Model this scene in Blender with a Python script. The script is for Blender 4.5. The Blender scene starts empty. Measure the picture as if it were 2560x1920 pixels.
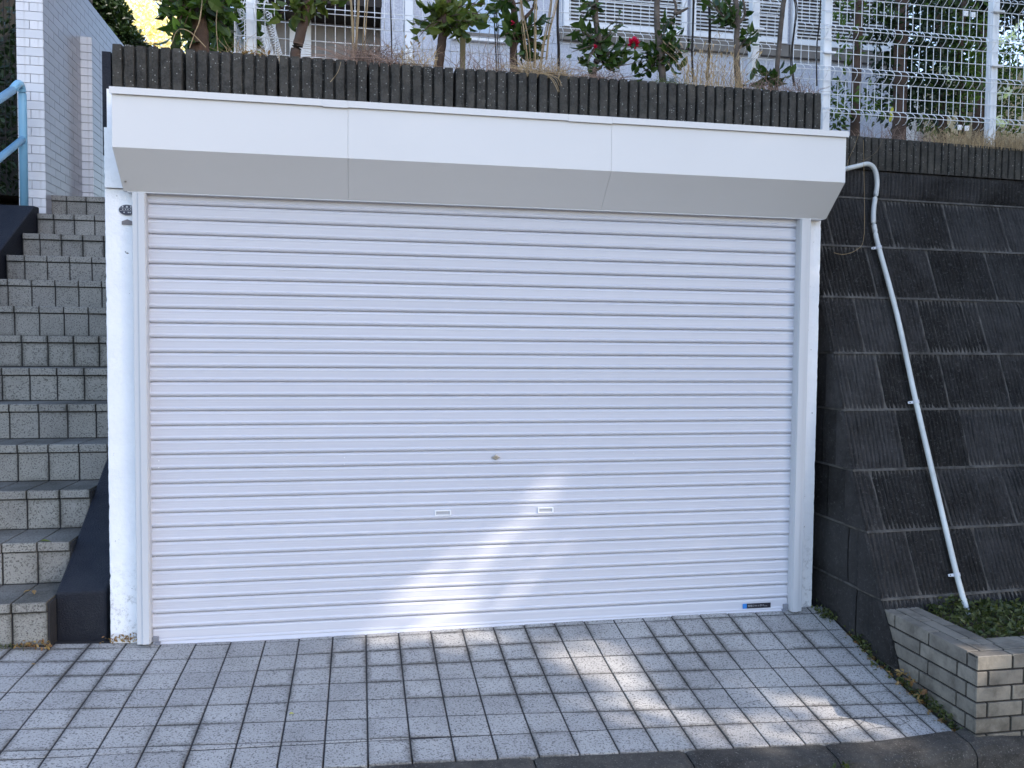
import bpy, bmesh, math, random
from mathutils import Vector, Matrix
import numpy as np
R = random.Random(7)
S = bpy.context.scene
COL = S.collection

# ------------------------------------------------------------------ camera
F = 2070.73; YAW, PIT, ROL = 0.182079, 0.044178, 0.0085857
CP = Vector((-0.03025, -4.03477, 1.44371))
_cy, _sy = math.cos(YAW), math.sin(YAW)
W = Vector((_sy*math.cos(PIT), _cy*math.cos(PIT), -math.sin(PIT)))
_r = Vector((_cy, -_sy, 0)); _u = _r.cross(W)
RT = _r*math.cos(ROL)+_u*math.sin(ROL); UP = -_r*math.sin(ROL)+_u*math.cos(ROL)
cd = bpy.data.cameras.new('camera'); cam = bpy.data.objects.new('camera', cd); COL.objects.link(cam)
cd.sensor_width = 36; cd.lens = F/2560*36; cd.clip_start = .05; cd.clip_end = 600
cam.matrix_world = Matrix(((RT.x, UP.x, -W.x, CP.x), (RT.y, UP.y, -W.y, CP.y), (RT.z, UP.z, -W.z, CP.z), (0, 0, 0, 1)))
S.camera = cam

def at(u, v, Y):
    d = W+RT*((u-1280)/F)-UP*((v-960)/F)
    t = (Y-CP.y)/d.y
    return CP+d*t

# ------------------------------------------------------------------ world, sun, exposure
SD = Vector((.76, -.37, .50)).normalized()          # direction towards the sun
w = bpy.data.worlds.new('World'); S.world = w; w.use_nodes = True
nt = w.node_tree; bgn = nt.nodes['Background']
sky = nt.nodes.new('ShaderNodeTexSky'); sky.sky_type = 'NISHITA'; sky.sun_disc = False
sky.sun_elevation = math.asin(SD.z); sky.sun_rotation = math.atan2(SD.x, SD.y)
sky.air_density = 1.0; sky.dust_density = 1.2; sky.ozone_density = 1.0
nt.links.new(sky.outputs[0], bgn.inputs[0]); bgn.inputs[1].default_value = .15
sl = bpy.data.lights.new('sun', 'SUN'); sl.energy = 2.0; sl.angle = math.radians(.53); sl.color = (1, .93, .82)
so = bpy.data.objects.new('sun', sl); COL.objects.link(so); so.location = (10, -4, 12)
so.rotation_euler = SD.to_track_quat('Z', 'Y').to_euler()
S.view_settings.view_transform = 'Standard'; S.view_settings.look = 'None'
S.view_settings.exposure = 1.82; S.view_settings.gamma = 1
S.view_settings.use_white_balance = True; S.view_settings.white_balance_temperature = 6620; S.view_settings.white_balance_tint = 15
S.cycles.max_bounces = 6; S.cycles.diffuse_bounces = 4; S.cycles.use_denoising = True

# ------------------------------------------------------------------ materials
def mat(name, col, rough=.7, metal=0, bump=0, bscale=60, var=0, vscale=6, spec=.5, obj_var=0, isl_var=0, coords='Object'):
    m = bpy.data.materials.new(name); m.use_nodes = True
    n = m.node_tree.nodes; l = m.node_tree.links; b = n['Principled BSDF']
    b.inputs['Roughness'].default_value = rough; b.inputs['Metallic'].default_value = metal
    b.inputs['Specular IOR Level'].default_value = spec
    b.inputs['Base Color'].default_value = (*col, 1)
    tc = n.new('ShaderNodeTexCoord'); m['tc'] = 1
    geo = n.new('ShaderNodeNewGeometry')
    P = geo.outputs['Position'] if coords == 'World' else tc.outputs['Object']
    last = None
    def mix(fac, a, bcol, blend='MIX'):
        x = n.new('ShaderNodeMix'); x.data_type = 'RGBA'; x.blend_type = blend
        if hasattr(fac, 'links'): l.new(fac, x.inputs[0])
        else: x.inputs[0].default_value = fac
        for sck, v in ((x.inputs[6], a), (x.inputs[7], bcol)):
            if hasattr(v, 'links'): l.new(v, sck)
            else: sck.default_value = (*v, 1)
        return x.outputs[2]
    def noise(scale, detail=4, rough=.55, vec=None, dist=0):
        x = n.new('ShaderNodeTexNoise'); x.inputs['Scale'].default_value = scale; x.inputs['Detail'].default_value = detail
        x.inputs['Roughness'].default_value = rough; x.inputs['Distortion'].default_value = dist
        l.new(vec if vec else P, x.inputs['Vector']); return x.outputs['Fac']
    def ramp(f, a, b_, ca=0., cb=1.):
        x = n.new('ShaderNodeMapRange'); x.inputs[1].default_value = a; x.inputs[2].default_value = b_
        x.inputs[3].default_value = ca; x.inputs[4].default_value = cb
        l.new(f, x.inputs[0]); return x.outputs[0]
    def math_(op, a, b_=None):
        x = n.new('ShaderNodeMath'); x.operation = op
        for i, v in enumerate((a, b_)):
            if v is None: continue
            if hasattr(v, 'links'): l.new(v, x.inputs[i])
            else: x.inputs[i].default_value = v
        return x.outputs[0]
    def mapping(scale, rot=(0, 0, 0), vec=None):
        x = n.new('ShaderNodeMapping'); x.inputs['Scale'].default_value = scale; x.inputs['Rotation'].default_value = rot
        l.new(vec if vec else P, x.inputs['Vector']); return x.outputs[0]
    def setc(c): l.new(c, b.inputs['Base Color'])
    def bumpf(f, st, dist=.01, prev=None):
        x = n.new('ShaderNodeBump'); x.inputs['Strength'].default_value = st; x.inputs['Distance'].default_value = dist
        l.new(f, x.inputs['Height'])
        if prev is not None: l.new(prev, x.inputs['Normal'])
        l.new(x.outputs[0], b.inputs['Normal']); return x.outputs[0]
    h = dict(m=m, n=n, l=l, b=b, tc=tc, geo=geo, P=P, mix=mix, noise=noise, ramp=ramp, math=math_, mapping=mapping, setc=setc, bump=bumpf)
    c = None
    if var:
        c = mix(ramp(noise(vscale), .3, .7), tuple(x*(1-var) for x in col), tuple(min(1, x*(1+var)) for x in col))
    if obj_var:
        oi = n.new('ShaderNodeObjectInfo')
        c = mix(1, c if c else col, mix(oi.outputs['Random'], (1-obj_var,)*3, (1+obj_var,)*3), 'MULTIPLY')
    if isl_var:
        c = mix(1, c if c else col, mix(geo.outputs['Random Per Island'], (1-isl_var,)*3, (1+isl_var,)*3), 'MULTIPLY')
    if c: setc(c)
    if bump: bumpf(noise(bscale, 5, .7), bump)
    h['c'] = c if c else col
    return h

M = {}
def tile_mat(name, base, dirt, cells, mottled):
    h = mat(name, base, .75, coords='World', spec=.3)
    oi = h['n'].new('ShaderNodeObjectInfo')
    c = h['mix'](h['ramp'](h['noise'](2.2, 5, .65), .32, .68), tuple(x*.74 for x in base), tuple(x*1.10 for x in base))
    c = h['mix'](1, c, h['mix'](oi.outputs['Random'], (.92, .92, .93), (1.06, 1.06, 1.05)), 'MULTIPLY')
    # granite speckle
    sp = h['ramp'](h['noise'](125, 3, .6), .54, .60)
    c = h['mix'](h['math']('MULTIPLY', sp, .8), c, tuple(x*.22 for x in base))
    sp2 = h['ramp'](h['noise'](260, 2, .6), .58, .68)
    c = h['mix'](h['math']('MULTIPLY', sp2, .6), c, tuple(min(1, x*1.5) for x in base))
    # edge grime from generated coords
    sx = h['n'].new('ShaderNodeSeparateXYZ'); h['l'].new(h['tc'].outputs['Generated'], sx.inputs[0])
    def edge(o):
        a = h['math']('SUBTRACT', o, .5); a = h['math']('ABSOLUTE', a); return a
    ex = edge(sx.outputs[0]); ey = edge(sx.outputs[cells])
    e = h['math']('MAXIMUM', ex, ey)
    nn = h['math']('MULTIPLY', h['math']('SUBTRACT', h['noise'](70, 5, .75), .5), .42)
    e0 = e; e = h['math']('ADD', e, nn)
    patch = h['ramp'](h['noise'](1.9, 2), .44, .58)
    g = h['math']('MULTIPLY', h['ramp'](e, .34, .54), patch)
    c = h['mix'](h['math']('MULTIPLY', g, mottled), c, dirt)
    g2 = h['ramp'](h['math']('ADD', e0, h['math']('MULTIPLY', nn, .12)), .475, .50)
    c = h['mix'](h['math']('MULTIPLY', g2, .45), c, dirt)
    h['setc'](c); h['bump'](h['noise'](170, 4, .7), .35, .004)
    return h['m']
M['tile'] = tile_mat('pale_granite_tile', (.43, .418, .395), (.060, .054, .045), 1, .9)
M['stair_tile'] = tile_mat('stair_tile', (.29, .278, .25), (.045, .042, .032), 2, .7)
M['grout'] = mat('dark_grout', (.022, .021, .023), .9, bump=.5, bscale=90, var=.3)['m']

h = mat('rib_concrete', (.03, .029, .028), .92, coords='World', spec=.25)
c = h['mix'](h['ramp'](h['noise'](7, 5, .7), .3, .7), (.036, .033, .028), (.112, .103, .086))
c = h['mix'](h['ramp'](h['noise'](22, 5, .7), .42, .7), c, (.032, .031, .027))
c = h['mix'](h['ramp'](h['noise'](90, 5, .8), .45, .8), c, (.11, .107, .10))
vo = h['n'].new('ShaderNodeTexVoronoi'); vo.inputs['Scale'].default_value = 95; h['l'].new(h['P'], vo.inputs['Vector'])
sep = h['n'].new('ShaderNodeSeparateColor'); h['l'].new(vo.outputs['Color'], sep.inputs[0])
lich = h['math']('MULTIPLY', h['ramp'](vo.outputs['Distance'], .30, .24), h['ramp'](sep.outputs[0], .84, .85))
c = h['mix'](lich, c, (.30, .30, .27)); h['setc'](c)
h['bump'](h['noise'](110, 6, .8), .9, .012); M['rib'] = h['m']

h = mat('wall_block', (.02, .02, .022), .9, coords='World', spec=.3)
oi = h['n'].new('ShaderNodeObjectInfo')
c = h['mix'](h['ramp'](h['noise'](3.5, 6, .75), .32, .7), (.021, .0185, .016), (.080, .075, .071))
c = h['mix'](1, c, h['mix'](oi.outputs['Random'], (.62, .60, .58), (1.5, 1.5, 1.55)), 'MULTIPLY')
c = h['mix'](h['math']('MULTIPLY', h['ramp'](h['noise'](1.3, 3), .54, .66), .5), c, (.098, .094, .092))
st = h['noise'](1.0, 5, .7, h['mapping']((14, 14, 2.2)))
c = h['mix'](h['ramp'](st, .55, .85), c, (.040, .040, .044))
c = h['mix'](h['ramp'](h['noise'](60, 6, .85), .55, .70), c, (.17, .17, .165)); h['setc'](c)
h['bump'](h['noise'](70, 7, .85), 1, .03); M['block'] = h['m']
M['mortar'] = mat('wall_mortar', (.085, .080, .073), .95, coords='World', bump=.8, bscale=80, var=.5, vscale=15)['m']

h = mat('white_paint_concrete', (.80, .80, .80), .6, coords='World')
c = h['mix'](h['ramp'](h['noise'](5, 4), .35, .7), (.83, .835, .85), (.90, .90, .90))
chip = h['ramp'](h['noise'](34, 4, .75), .675, .70)
c = h['mix'](chip, c, (.10, .085, .07))
sx = h['n'].new('ShaderNodeSeparateXYZ'); h['l'].new(h['P'], sx.inputs[0])
low = h['ramp'](sx.outputs[2], .5, .05)
c = h['mix'](h['math']('MULTIPLY', low, h['ramp'](h['noise'](30, 5, .8), .5, .72)), c, (.13, .11, .09))
h['setc'](c); h['bump'](h['noise'](28, 5, .65), .45, .012); M['jamb'] = h['m']

h = mat('navy_paint', (.0045, .006, .012), .5, spec=.35, coords='World')
c = h['mix'](h['ramp'](h['noise'](6, 6, .75), .45, .75), (.0045, .0065, .014), (.018, .020, .026))
c = h['mix'](h['ramp'](h['noise'](45, 5, .8), .66, .74), c, (.06, .058, .055)); h['setc'](c)
h['bump'](h['noise'](120, 5, .7), .8, .01); M['navy'] = h['m']
M['panel'] = mat('pearl_white_panel', (.69, .683, .672), .38, spec=.5, bump=.12, bscale=1.6, var=.025, vscale=1.2)['m']
h = mat('shutter_white', (.69, .69, .72), .34, spec=.5)
oi = h['n'].new('ShaderNodeObjectInfo')
ln = h['noise'](1, 3, .6, h['mapping']((.6, 1, 420)))
c = h['mix'](h['ramp'](ln, .3, .7), (.55, .552, .61), (.655, .655, .69)); c = h['mix'](1, c, h['mix'](oi.outputs['Random'], (.965, .965, .965), (1.015, 1.015, 1.015)), 'MULTIPLY'); c = h['mix'](h['math']('MULTIPLY', h['ramp'](h['noise'](2.5, 5, .7), .52, .8), .2), c, (.52, .52, .54)); h['setc'](c); M['slat'] = h['m']
M['rail_al'] = mat('light_grey_aluminium', (.57, .58, .60), .4, metal=.0, bump=.05, bscale=8)['m']
M['dark'] = mat('dark_gap', (.01, .01, .012), .9)['m']
M['grey_clip'] = mat('grey_plastic', (.22, .23, .26), .5)['m']
M['recess'] = mat('recess_grey', (.42, .42, .44), .5)['m']
M['steel'] = mat('brushed_steel', (.45, .43, .40), .3, metal=1)['m']
M['white_plastic'] = mat('white_plastic', (.88, .88, .88), .35)['m']
M['sticker_blue'] = mat('sticker_blue', (.03, .22, .62), .4)['m']
M['sticker_black'] = mat('sticker_black', (.012, .012, .022), .4)['m']
M['ink'] = mat('white_ink', (.5, .5, .5), .5)['m']
M['plaque'] = mat('plaque_navy', (.02, .022, .045), .4)['m']
M['plaque_grey'] = mat('bare_grey_patch', (.20, .18, .18), .8)['m']
M['pvc'] = mat('white_pvc', (.60, .62, .60), .42, var=.14, vscale=9)['m']
M['mesh'] = mat('white_coated_wire', (.85, .86, .86), .4, var=.08)['m']
M['blue'] = mat('pale_blue_paint', (.19, .43, .62), .35, var=.06, vscale=4, bump=.15, bscale=40)['m']

h = mat('white_brick_tile', (.68, .69, .72), .3, spec=.6)
oi = h['n'].new('ShaderNodeObjectInfo')
c = h['mix'](oi.outputs['Random'], (.60, .615, .65), (.74, .74, .76))
c = h['mix'](h['ramp'](h['noise'](1, 4, .6, h['mapping']((25, 25, 3))), .55, .8), c, (.46, .45, .45))
h['setc'](c); h['bump'](h['noise'](30), .12, .004); M['wbrick'] = h['m']
M['sbrick'] = mat('shaded_white_brick_tile', (.30, .31, .345), .3, spec=.5, obj_var=.07)['m']  # white tile darkened in colour to paint the shade on side faces
M['wjoint'] = mat('pale_joint', (.46, .47, .49), .8)['m']
M['wjoint_d'] = mat('grey_joint', (.22, .22, .23), .85)['m']

h = mat('tan_brick_tile', (.22, .185, .14), .55, coords='World')
oi = h['n'].new('ShaderNodeObjectInfo')
c = h['mix'](oi.outputs['Random'], (.175, .16, .135), (.275, .25, .205))
c = h['mix'](h['ramp'](h['noise'](9, 5, .7), .45, .75), c, (.07, .062, .05))
sx = h['n'].new('ShaderNodeSeparateXYZ'); h['l'].new(h['P'], sx.inputs[0])
c = h['mix'](h['math']('MULTIPLY', h['ramp'](sx.outputs[2], .08, -.15), h['ramp'](h['noise'](20, 5, .7), .3, .7)), c, (.06, .055, .042)); h['setc'](c)
h['bump'](h['noise'](90), .3, .004); M['tan'] = h['m']
M['tan_joint'] = mat('planter_joint', (.028, .025, .022), .95, bump=.5, bscale=100)['m']
h = mat('kerb_concrete', (.10, .09, .08), .9, coords='World')
c = h['mix'](h['ramp'](h['noise'](6, 6, .75), .35, .65), (.028, .026, .024), (.10, .092, .08))
c = h['mix'](h['ramp'](h['noise'](130, 3, .8), .58, .70), c, (.25, .24, .21)); h['setc'](c)
h['bump'](h['noise'](100, 5, .8), 1, .012); M['kerb'] = h['m']
h = mat('asphalt', (.05, .05, .05), .9, coords='World')
c = h['mix'](h['ramp'](h['noise'](160, 3, .7), .45, .7), (.03, .03, .032), (.12, .115, .105)); h['setc'](c)
h['bump'](h['noise'](150, 4, .8), 1, .01); M['asphalt'] = h['m']
M['soil'] = mat('dry_soil', (.07, .05, .035), .95, bump=1, bscale=30, var=.4, coords='World')['m']
M['bank'] = mat('dark_bank', (.02, .018, .014), .95, bump=1, bscale=10, var=.4, coords='World')['m']

def leafmat(name, a, b_, trans=.35, rough=.4):
    h = mat(name, a, rough, spec=.4)
    oi = h['n'].new('ShaderNodeObjectInfo')
    r_ = h['math']('FRACT', h['math']('ADD', oi.outputs['Random'], h['geo'].outputs['Random Per Island']))
    c = h['mix'](r_, a, b_); h['setc'](c)
    tr = h['n'].new('ShaderNodeBsdfTranslucent'); mx = h['n'].new('ShaderNodeMixShader'); mx.inputs[0].default_value = trans
    c2 = h['mix'](1, c, (1.3, 1.5, .7), 'MULTIPLY'); h['l'].new(c2, tr.inputs[0])
    out = h['n']['Material Output']
    h['l'].new(h['b'].outputs[0], mx.inputs[1]); h['l'].new(tr.outputs[0], mx.inputs[2]); h['l'].new(mx.outputs[0], out.inputs[0])
    return h['m']
M['leaf_citrus'] = leafmat('citrus_leaf', (.05, .085, .022), (.16, .19, .045))
M['leaf_camellia'] = leafmat('camellia_leaf', (.018, .05, .014), (.07, .12, .025), .25, .3)
M['leaf_dark'] = leafmat('evergreen_leaf', (.009, .022, .009), (.03, .055, .016), .2)
M['leaf_right'] = leafmat('garden_leaf', (.014, .034, .012), (.14, .22, .05), .4)
M['leaf_ground'] = leafmat('ground_cover_leaf', (.035, .055, .018), (.13, .14, .045), .3)
M['leaf_orange'] = leafmat('autumn_leaf', (.80, .58, .42), (.88, .82, .72), .5)
M['leaf_dry'] = leafmat('fallen_leaf', (.18, .08, .03), (.36, .24, .09), .2)
M['leaf_yellow'] = leafmat('yellow_leaf', (.65, .62, .06), (.7, .62, .1), .4)
M['dry'] = mat('dry_grass', (.40, .29, .16), .8, isl_var=.45)['m']
M['dry2'] = mat('reddish_dry_grass', (.24, .16, .12), .8, isl_var=.5)['m']
M['vine'] = mat('dark_vine', (.03, .024, .02), .9)['m']
M['bark'] = mat('brown_bark', (.085, .052, .036), .9, bump=1, bscale=50, var=.35, vscale=12)['m']
M['bark_grey'] = mat('grey_bark', (.12, .095, .075), .9, bump=1, bscale=50, var=.4, vscale=14)['m']
M['petal'] = leafmat('crimson_petal', (.55, .008, .06), (.75, .02, .12), .3)
M['glint_petal'] = leafmat('glint_petal', (.8, .8, .76), (.85, .85, .8), .5)  # white colour that paints sun glints among the leaves

h = mat('stucco', (.50, .52, .58), .9, coords='World')
c = h['mix'](h['ramp'](h['noise'](60, 4, .7), .4, .65), (.50, .52, .60), (.68, .70, .76)); h['setc'](c)
h['bump'](h['noise'](60, 5, .7), .8, .01); M['stucco'] = h['m']
M['house_white'] = mat('white_window_frame', (.86, .87, .88), .4)['m']
M['house_grey'] = mat('greige_siding', (.26, .245, .235), .8, var=.1)['m']
M['house_brown'] = mat('dark_brown_eave', (.022, .014, .010), .7, var=.3)['m']
M['sill'] = mat('taupe_sill', (.19, .17, .15), .7, var=.2)['m']
h = mat('window_glass', (.45, .55, .68), .08, spec=.8); M['glass'] = h['m']
M['yellow_wall'] = mat('sandy_wall', (.62, .52, .34), .85, var=.2, vscale=3, bump=.4)['m']
M['cream'] = mat('cream_render', (.45, .43, .40), .9, var=.1, vscale=2)['m']
M['roof'] = mat('roof_slate', (.06, .06, .065), .7)['m']
M['stake'] = mat('weathered_stake', (.20, .18, .10), .9, var=.3)['m']

# ------------------------------------------------------------------ helpers
class MB:
    def __init__(s): s.v = []; s.f = []
    def box(s, a, b, j=0):
        x0, y0, z0 = a; x1, y1, z1 = b; i = len(s.v)
        for p in ((x0, y0, z0), (x1, y0, z0), (x1, y1, z0), (x0, y1, z0), (x0, y0, z1), (x1, y0, z1), (x1, y1, z1), (x0, y1, z1)):
            s.v.append(tuple(c+(R.uniform(-j, j) if j else 0) for c in p))
        for q in ((0, 3, 2, 1), (4, 5, 6, 7), (0, 1, 5, 4), (1, 2, 6, 5), (2, 3, 7, 6), (3, 0, 4, 7)): s.f.append(tuple(i+k for k in q))
        return s
    def face(s, pts):
        i = len(s.v); s.v += [tuple(p) for p in pts]; s.f.append(tuple(range(i, i+len(pts)))); return s
    def prism(s, poly, d):      # extrude a polygon by vector d
        n = len(poly); i = len(s.v); d = Vector(d)
        s.v += [tuple(p) for p in poly]+[tuple(Vector(p)+d) for p in poly]
        s.f.append(tuple(range(i, i+n))[::-1]); s.f.append(tuple(range(i+n, i+2*n)))
        for k in range(n): s.f.append((i+k, i+(k+1) % n, i+n+(k+1) % n, i+n+k))
        return s
    def tube(s, pts, r, n=6, cap=True):
        pts = [Vector(p) for p in pts]; rs = r if isinstance(r, (list, tuple)) else [r]*len(pts)
        i0 = len(s.v); ref = Vector((0, 0, 1))
        for k, p in enumerate(pts):
            t = (pts[min(k+1, len(pts)-1)]-pts[max(k-1, 0)]).normalized()
            if abs(t.dot(ref)) > .95: a = t.cross(Vector((1, 0, 0)))
            else: a = t.cross(ref)
            a.normalize(); b = t.cross(a)
            for q in range(n):
                an = 2*math.pi*q/n; s.v.append(tuple(p+(a*math.cos(an)+b*math.sin(an))*rs[k]))
        for k in range(len(pts)-1):
            for q in range(n):
                a0 = i0+k*n+q; a1 = i0+k*n+(q+1) % n; s.f.append((a0, a1, a1+n, a0+n))
        if cap:
            s.f.append(tuple(range(i0, i0+n))[::-1]); s.f.append(tuple(range(len(s.v)-n, len(s.v))))
        return s
    def leaf(s, p, d, nrm, L, Wd, fold=.25):
        p = Vector(p); d = Vector(d).normalized(); sd = d.cross(Vector(nrm))
        if sd.length < 1e-3: sd = d.orthogonal()
        sd.normalize(); up = sd.cross(d)
        i = len(s.v); a = p+d*L*.38; b = p+d*L*.72-up*L*.06; e = p+d*L-up*L*.14
        for q in (p, a-sd*Wd*.5+up*fold*Wd, a, a+sd*Wd*.5+up*fold*Wd, b-sd*Wd*.38+up*fold*Wd*.6, b, b+sd*Wd*.38+up*fold*Wd*.6, e): s.v.append(tuple(q))
        for q in ((0, 2, 1), (0, 3, 2), (1, 2, 5, 4), (2, 3, 6, 5), (4, 5, 7), (5, 6, 7)): s.f.append(tuple(i+k for k in q))
    def build(s, name, m, parent=None, smooth=False, bevel=0, mesh_only=False):
        me = bpy.data.meshes.new(name); me.from_pydata(s.v, [], s.f)
        me.materials.append(m)
        if smooth: me.shade_smooth()
        me.validate(); me.update()
        if mesh_only: return me
        o = bpy.data.objects.new(name, me); COL.objects.link(o)
        if parent is not None: put(o, parent)
        if bevel:
            md = o.modifiers.new('b', 'BEVEL'); md.width = bevel; md.segments = 2; md.limit_method = 'ANGLE'
        return o
def put(o, parent):
    o.parent = parent; o.matrix_parent_inverse = Matrix.Translation(-parent.location)
def inst(name, me, loc, parent, rot=None, sc=None):
    o = bpy.data.objects.new(name, me); COL.objects.link(o)
    o.parent = parent; o.location = Vector(loc)-parent.location
    if rot is not None: o.rotation_euler = rot
    if sc is not None: o.scale = sc if hasattr(sc, '__len__') else (sc,)*3
    return o
def tag(o, label=None, cat=None, group=None, kind=None):
    if label: o['label'] = label
    if cat: o['category'] = cat
    if group: o['group'] = group
    if kind: o['kind'] = kind
    return o
def empty(name, loc, label=None, cat=None, group=None, kind=None):
    o = bpy.data.objects.new(name, None); COL.objects.link(o); o.location = loc; o.empty_display_size = .1
    return tag(o, label, cat, group, kind)
def rough_edge(x0, x1, y0, y1, z0, z1, jit, step=.04):
    """front slab with an uneven left/right outline"""
    return None

# ------------------------------------------------------------------ setting: ground, road, kerb
PX, PY = .156, .1512
ZC = (0.0329, -0.0126, 0.0102, -0.017, 0.0052, -0.0609, -0.0777, -0.0184, 0.0057, 0.0214, 0.0106)
def surf(c, r):
    c = max(-11, min(16.5, c))/10; r = (max(-2, min(7.6, r))-1)/5
    return sum(a*b for a, b in zip(ZC, (1, c, c*c, c**3, c**4, r, r*c, r*c*c, r*r, r*r*c, r*c**3)))
def zs(X, Y): return surf(X/PX, 1+(-.20-Y)/PY)
def YK(X): return -1.13+.034*(X+.12)

def sheet(name, xs, ys, zf, m, kind='structure'):
    b = MB(); nx = len(xs)
    for y in ys:
        for x in xs: b.v.append((x, y, zf(x, y)))
    for j in range(len(ys)-1):
        for i in range(nx-1): b.f.append((j*nx+i, j*nx+i+1, (j+1)*nx+i+1, (j+1)*nx+i))
    return tag(b.build(name, m), kind=kind)
sheet('ground', [-90, -20, -5, 0, 5, 20, 90], [-90, -20, -9, -3, 0, 20, 140], lambda x, y: -.62, M['soil'])
sheet('upper_ground', [-1.137, 0, 1, 2.39], [.166, .6, 1, 3, 8, 20, 120], lambda x, y: 2.785 if y < 1.1 else 2.70, M['soil'])
sheet('upper_ground', [2.391, 4, 8, 20, 60], [.47, 1, 3, 8, 20, 120], lambda x, y: 2.66, M['soil'])
sheet('bank', [-60, -12, -5, -2.93], [-.6, 1, 2.5, 4, 8, 30, 110], lambda x, y: min(3.0, max(-.05, .08+.65*(y)))-.12*0, M['bank'])
sheet('landing', [-3.2, -1.17], [3.68, 6, 12, 30], lambda x, y: 2.69, M['soil'])
RZ = lambda X: -.205-.033*X
sheet('road', [-40, -4, -1, 0, 1, 2, 3, 4, 6, 40], [-9, -5, -3, -2, -1.2], lambda x, y: RZ(max(-4, min(6, x)))-.02*(-1.2-y if y > -2 else .8)*0, M['asphalt'])

kerb = empty('kerb', (0, -1.2, -.1), kind='structure')
xk = -4.2
k = 0
while xk < 6.5:
    x0, x1 = xk+.003, xk+.597
    b = MB(); n = 24
    secs = []
    for i in range(n+1):
        X = x0+(x1-x0)*i/n; yk = YK(X)-.008; zt = zs(X, YK(X))-.004 if X < 2.6 else zs(2.5, YK(2.5))-.004-.06*(X-2.5)
        zt += .034*max(0, min(1, (X-2.0)/.45)); zb = RZ(X)-.1
        wob = .004*math.sin(X*31)+R.uniform(-.002, .002); e = min(i, n-i); sh = .006 if e == 0 else 0
        secs.append([(X, yk, zb), (X, yk, zt-sh), (X, yk-.085+wob, zt-.008-sh), (X, yk-.115+wob, zt-.022+wob-sh), (X, yk-.130+wob, zt-.05), (X, yk-.140+wob*.5, zb)])
    for s_ in secs: b.v += s_
    for i in range(n):
        for j in range(5): a = i*6+j; b.f.append((a, a+1, a+7, a+6))
    b.f.append((0, 1, 2, 3, 4, 5)[::-1]); b.f.append(tuple(n*6+j for j in range(6)))
    b.build('kerb_stone', M['kerb'], kerb)
    xk += .6; k += 1

# ------------------------------------------------------------------ tiled driveway
drive = empty('driveway_paving', (0, -.5, 0), kind='structure')
g = .0062
def tile(x0, x1, ya0, ya1, yb0, yb1):
    """x range, back edge y at x0/x1 (ya), front edge y at x0/x1 (yb)"""
    t = [(x0, yb0), (x1, yb1), (x1, ya1), (x0, ya0)]
    lift = R.uniform(-.0008, .0012)
    top = [(x, y, zs(x, y)+lift) for x, y in t]; i_ = .0025
    cx = sum(p[0] for p in top)/4; cy = sum(p[1] for p in top)/4
    b = MB(); b.v += [(x, y, z-.0155) for x, y, z in top]+[(x, y, z-.0016) for x, y, z in top]
    b.v += [(x+(i_ if x < cx else -i_), y+(i_ if y < cy else -i_), z) for x, y, z in top]
    for q in range(4):
        b.f.append((q, (q+1) % 4, 4+(q+1) % 4, 4+q)); b.f.append((4+q, 4+(q+1) % 4, 8+(q+1) % 4, 8+q))
    b.f.append((8, 9, 10, 11))
    b.build('tile', M['tile'], drive)
def rowY(r): return -.20-(r-1)*PY
GX = .0058
for c in range(-13, 16):
    x0, x1 = c*PX+GX/2, (c+1)*PX-GX/2
    if c == 15: x1 = 2.425
    for r in range(-1, 5):      # row r spans rowY(r)..rowY(r+1)
        if r == -1 and c < -7.9: yt = -.01
        else: yt = rowY(r)-g/2
        if r == 0 or r == -1: pass
        if r == -1:
            yt = min(rowY(-1), .012)
        tile(x0, x1, yt, yt, rowY(r+1)+g/2, rowY(r+1)+g/2)
    # fifth row, cut strip and last row against the kerb
    l0, l1 = YK(x0)+.155, YK(x1)+.155
    if l0 > rowY(6):      # right: fifth row tapers
        tile(x0, x1, rowY(5)-g/2, rowY(5)-g/2, l0+g/2, l1+g/2)
    else:
        tile(x0, x1, rowY(5)-g/2, rowY(5)-g/2, rowY(6)+g/2, rowY(6)+g/2)
        if rowY(6)-l0 > .012: tile(x0, x1, rowY(6)-g/2, rowY(6)-g/2, l0+g/2, l1+g/2)
    tile(x0, x1, min(l0, rowY(6)+9)-g/2, l1-g/2, YK(x0)-.003, YK(x1)-.003)
xs = [-2.1+i*.115 for i in range(40)]
bb = MB(); ys = [.05-.06*i for i in range(20)]
for y in ys:
    for x in xs:
        yy = max(y, YK(x)-.004); bb.v.append((x, yy, zs(x, yy)-.0022))
for j in range(len(ys)-1):
    for i in range(len(xs)-1): bb.f.append((j*len(xs)+i, (j+1)*len(xs)+i, (j+1)*len(xs)+i+1, j*len(xs)+i+1))
bb.build('grout', M['grout'], drive)
# cracks on the right-hand tiles
cr = MB()
def crack(pts, wd=.0022):
    P3 = []
    for a, b_ in zip(pts, pts[1:]):
        for i in range(5):
            t = i/5; P3.append(Vector((a[0]+(b_[0]-a[0])*t, a[1]+(b_[1]-a[1])*t, 0))+Vector((R.uniform(-.002, .002), R.uniform(-.002, .002), 0)))
    P3.append(Vector((*pts[-1], 0)))
    for p in P3: p.z = zs(p.x, p.y)+.0028
    for a, b_ in zip(P3, P3[1:]):
        n_ = (b_-a).cross(Vector((0, 0, 1))).normalized()*wd*R.uniform(.4, .7)
        cr.face([a-n_, b_-n_, b_+n_, a+n_])
def gp(x, y, o=(1800, 1500), s=4.366):
    u, v = o[0]+x/s, o[1]+y/s; z = -.08
    for _ in range(6):
        d = W+RT*((u-1280)/F)-UP*((v-960)/F); t = (z-CP.z)/d.z; p = CP+d*t; z = zs(p.x, p.y)
    return (p.x, p.y)
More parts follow.
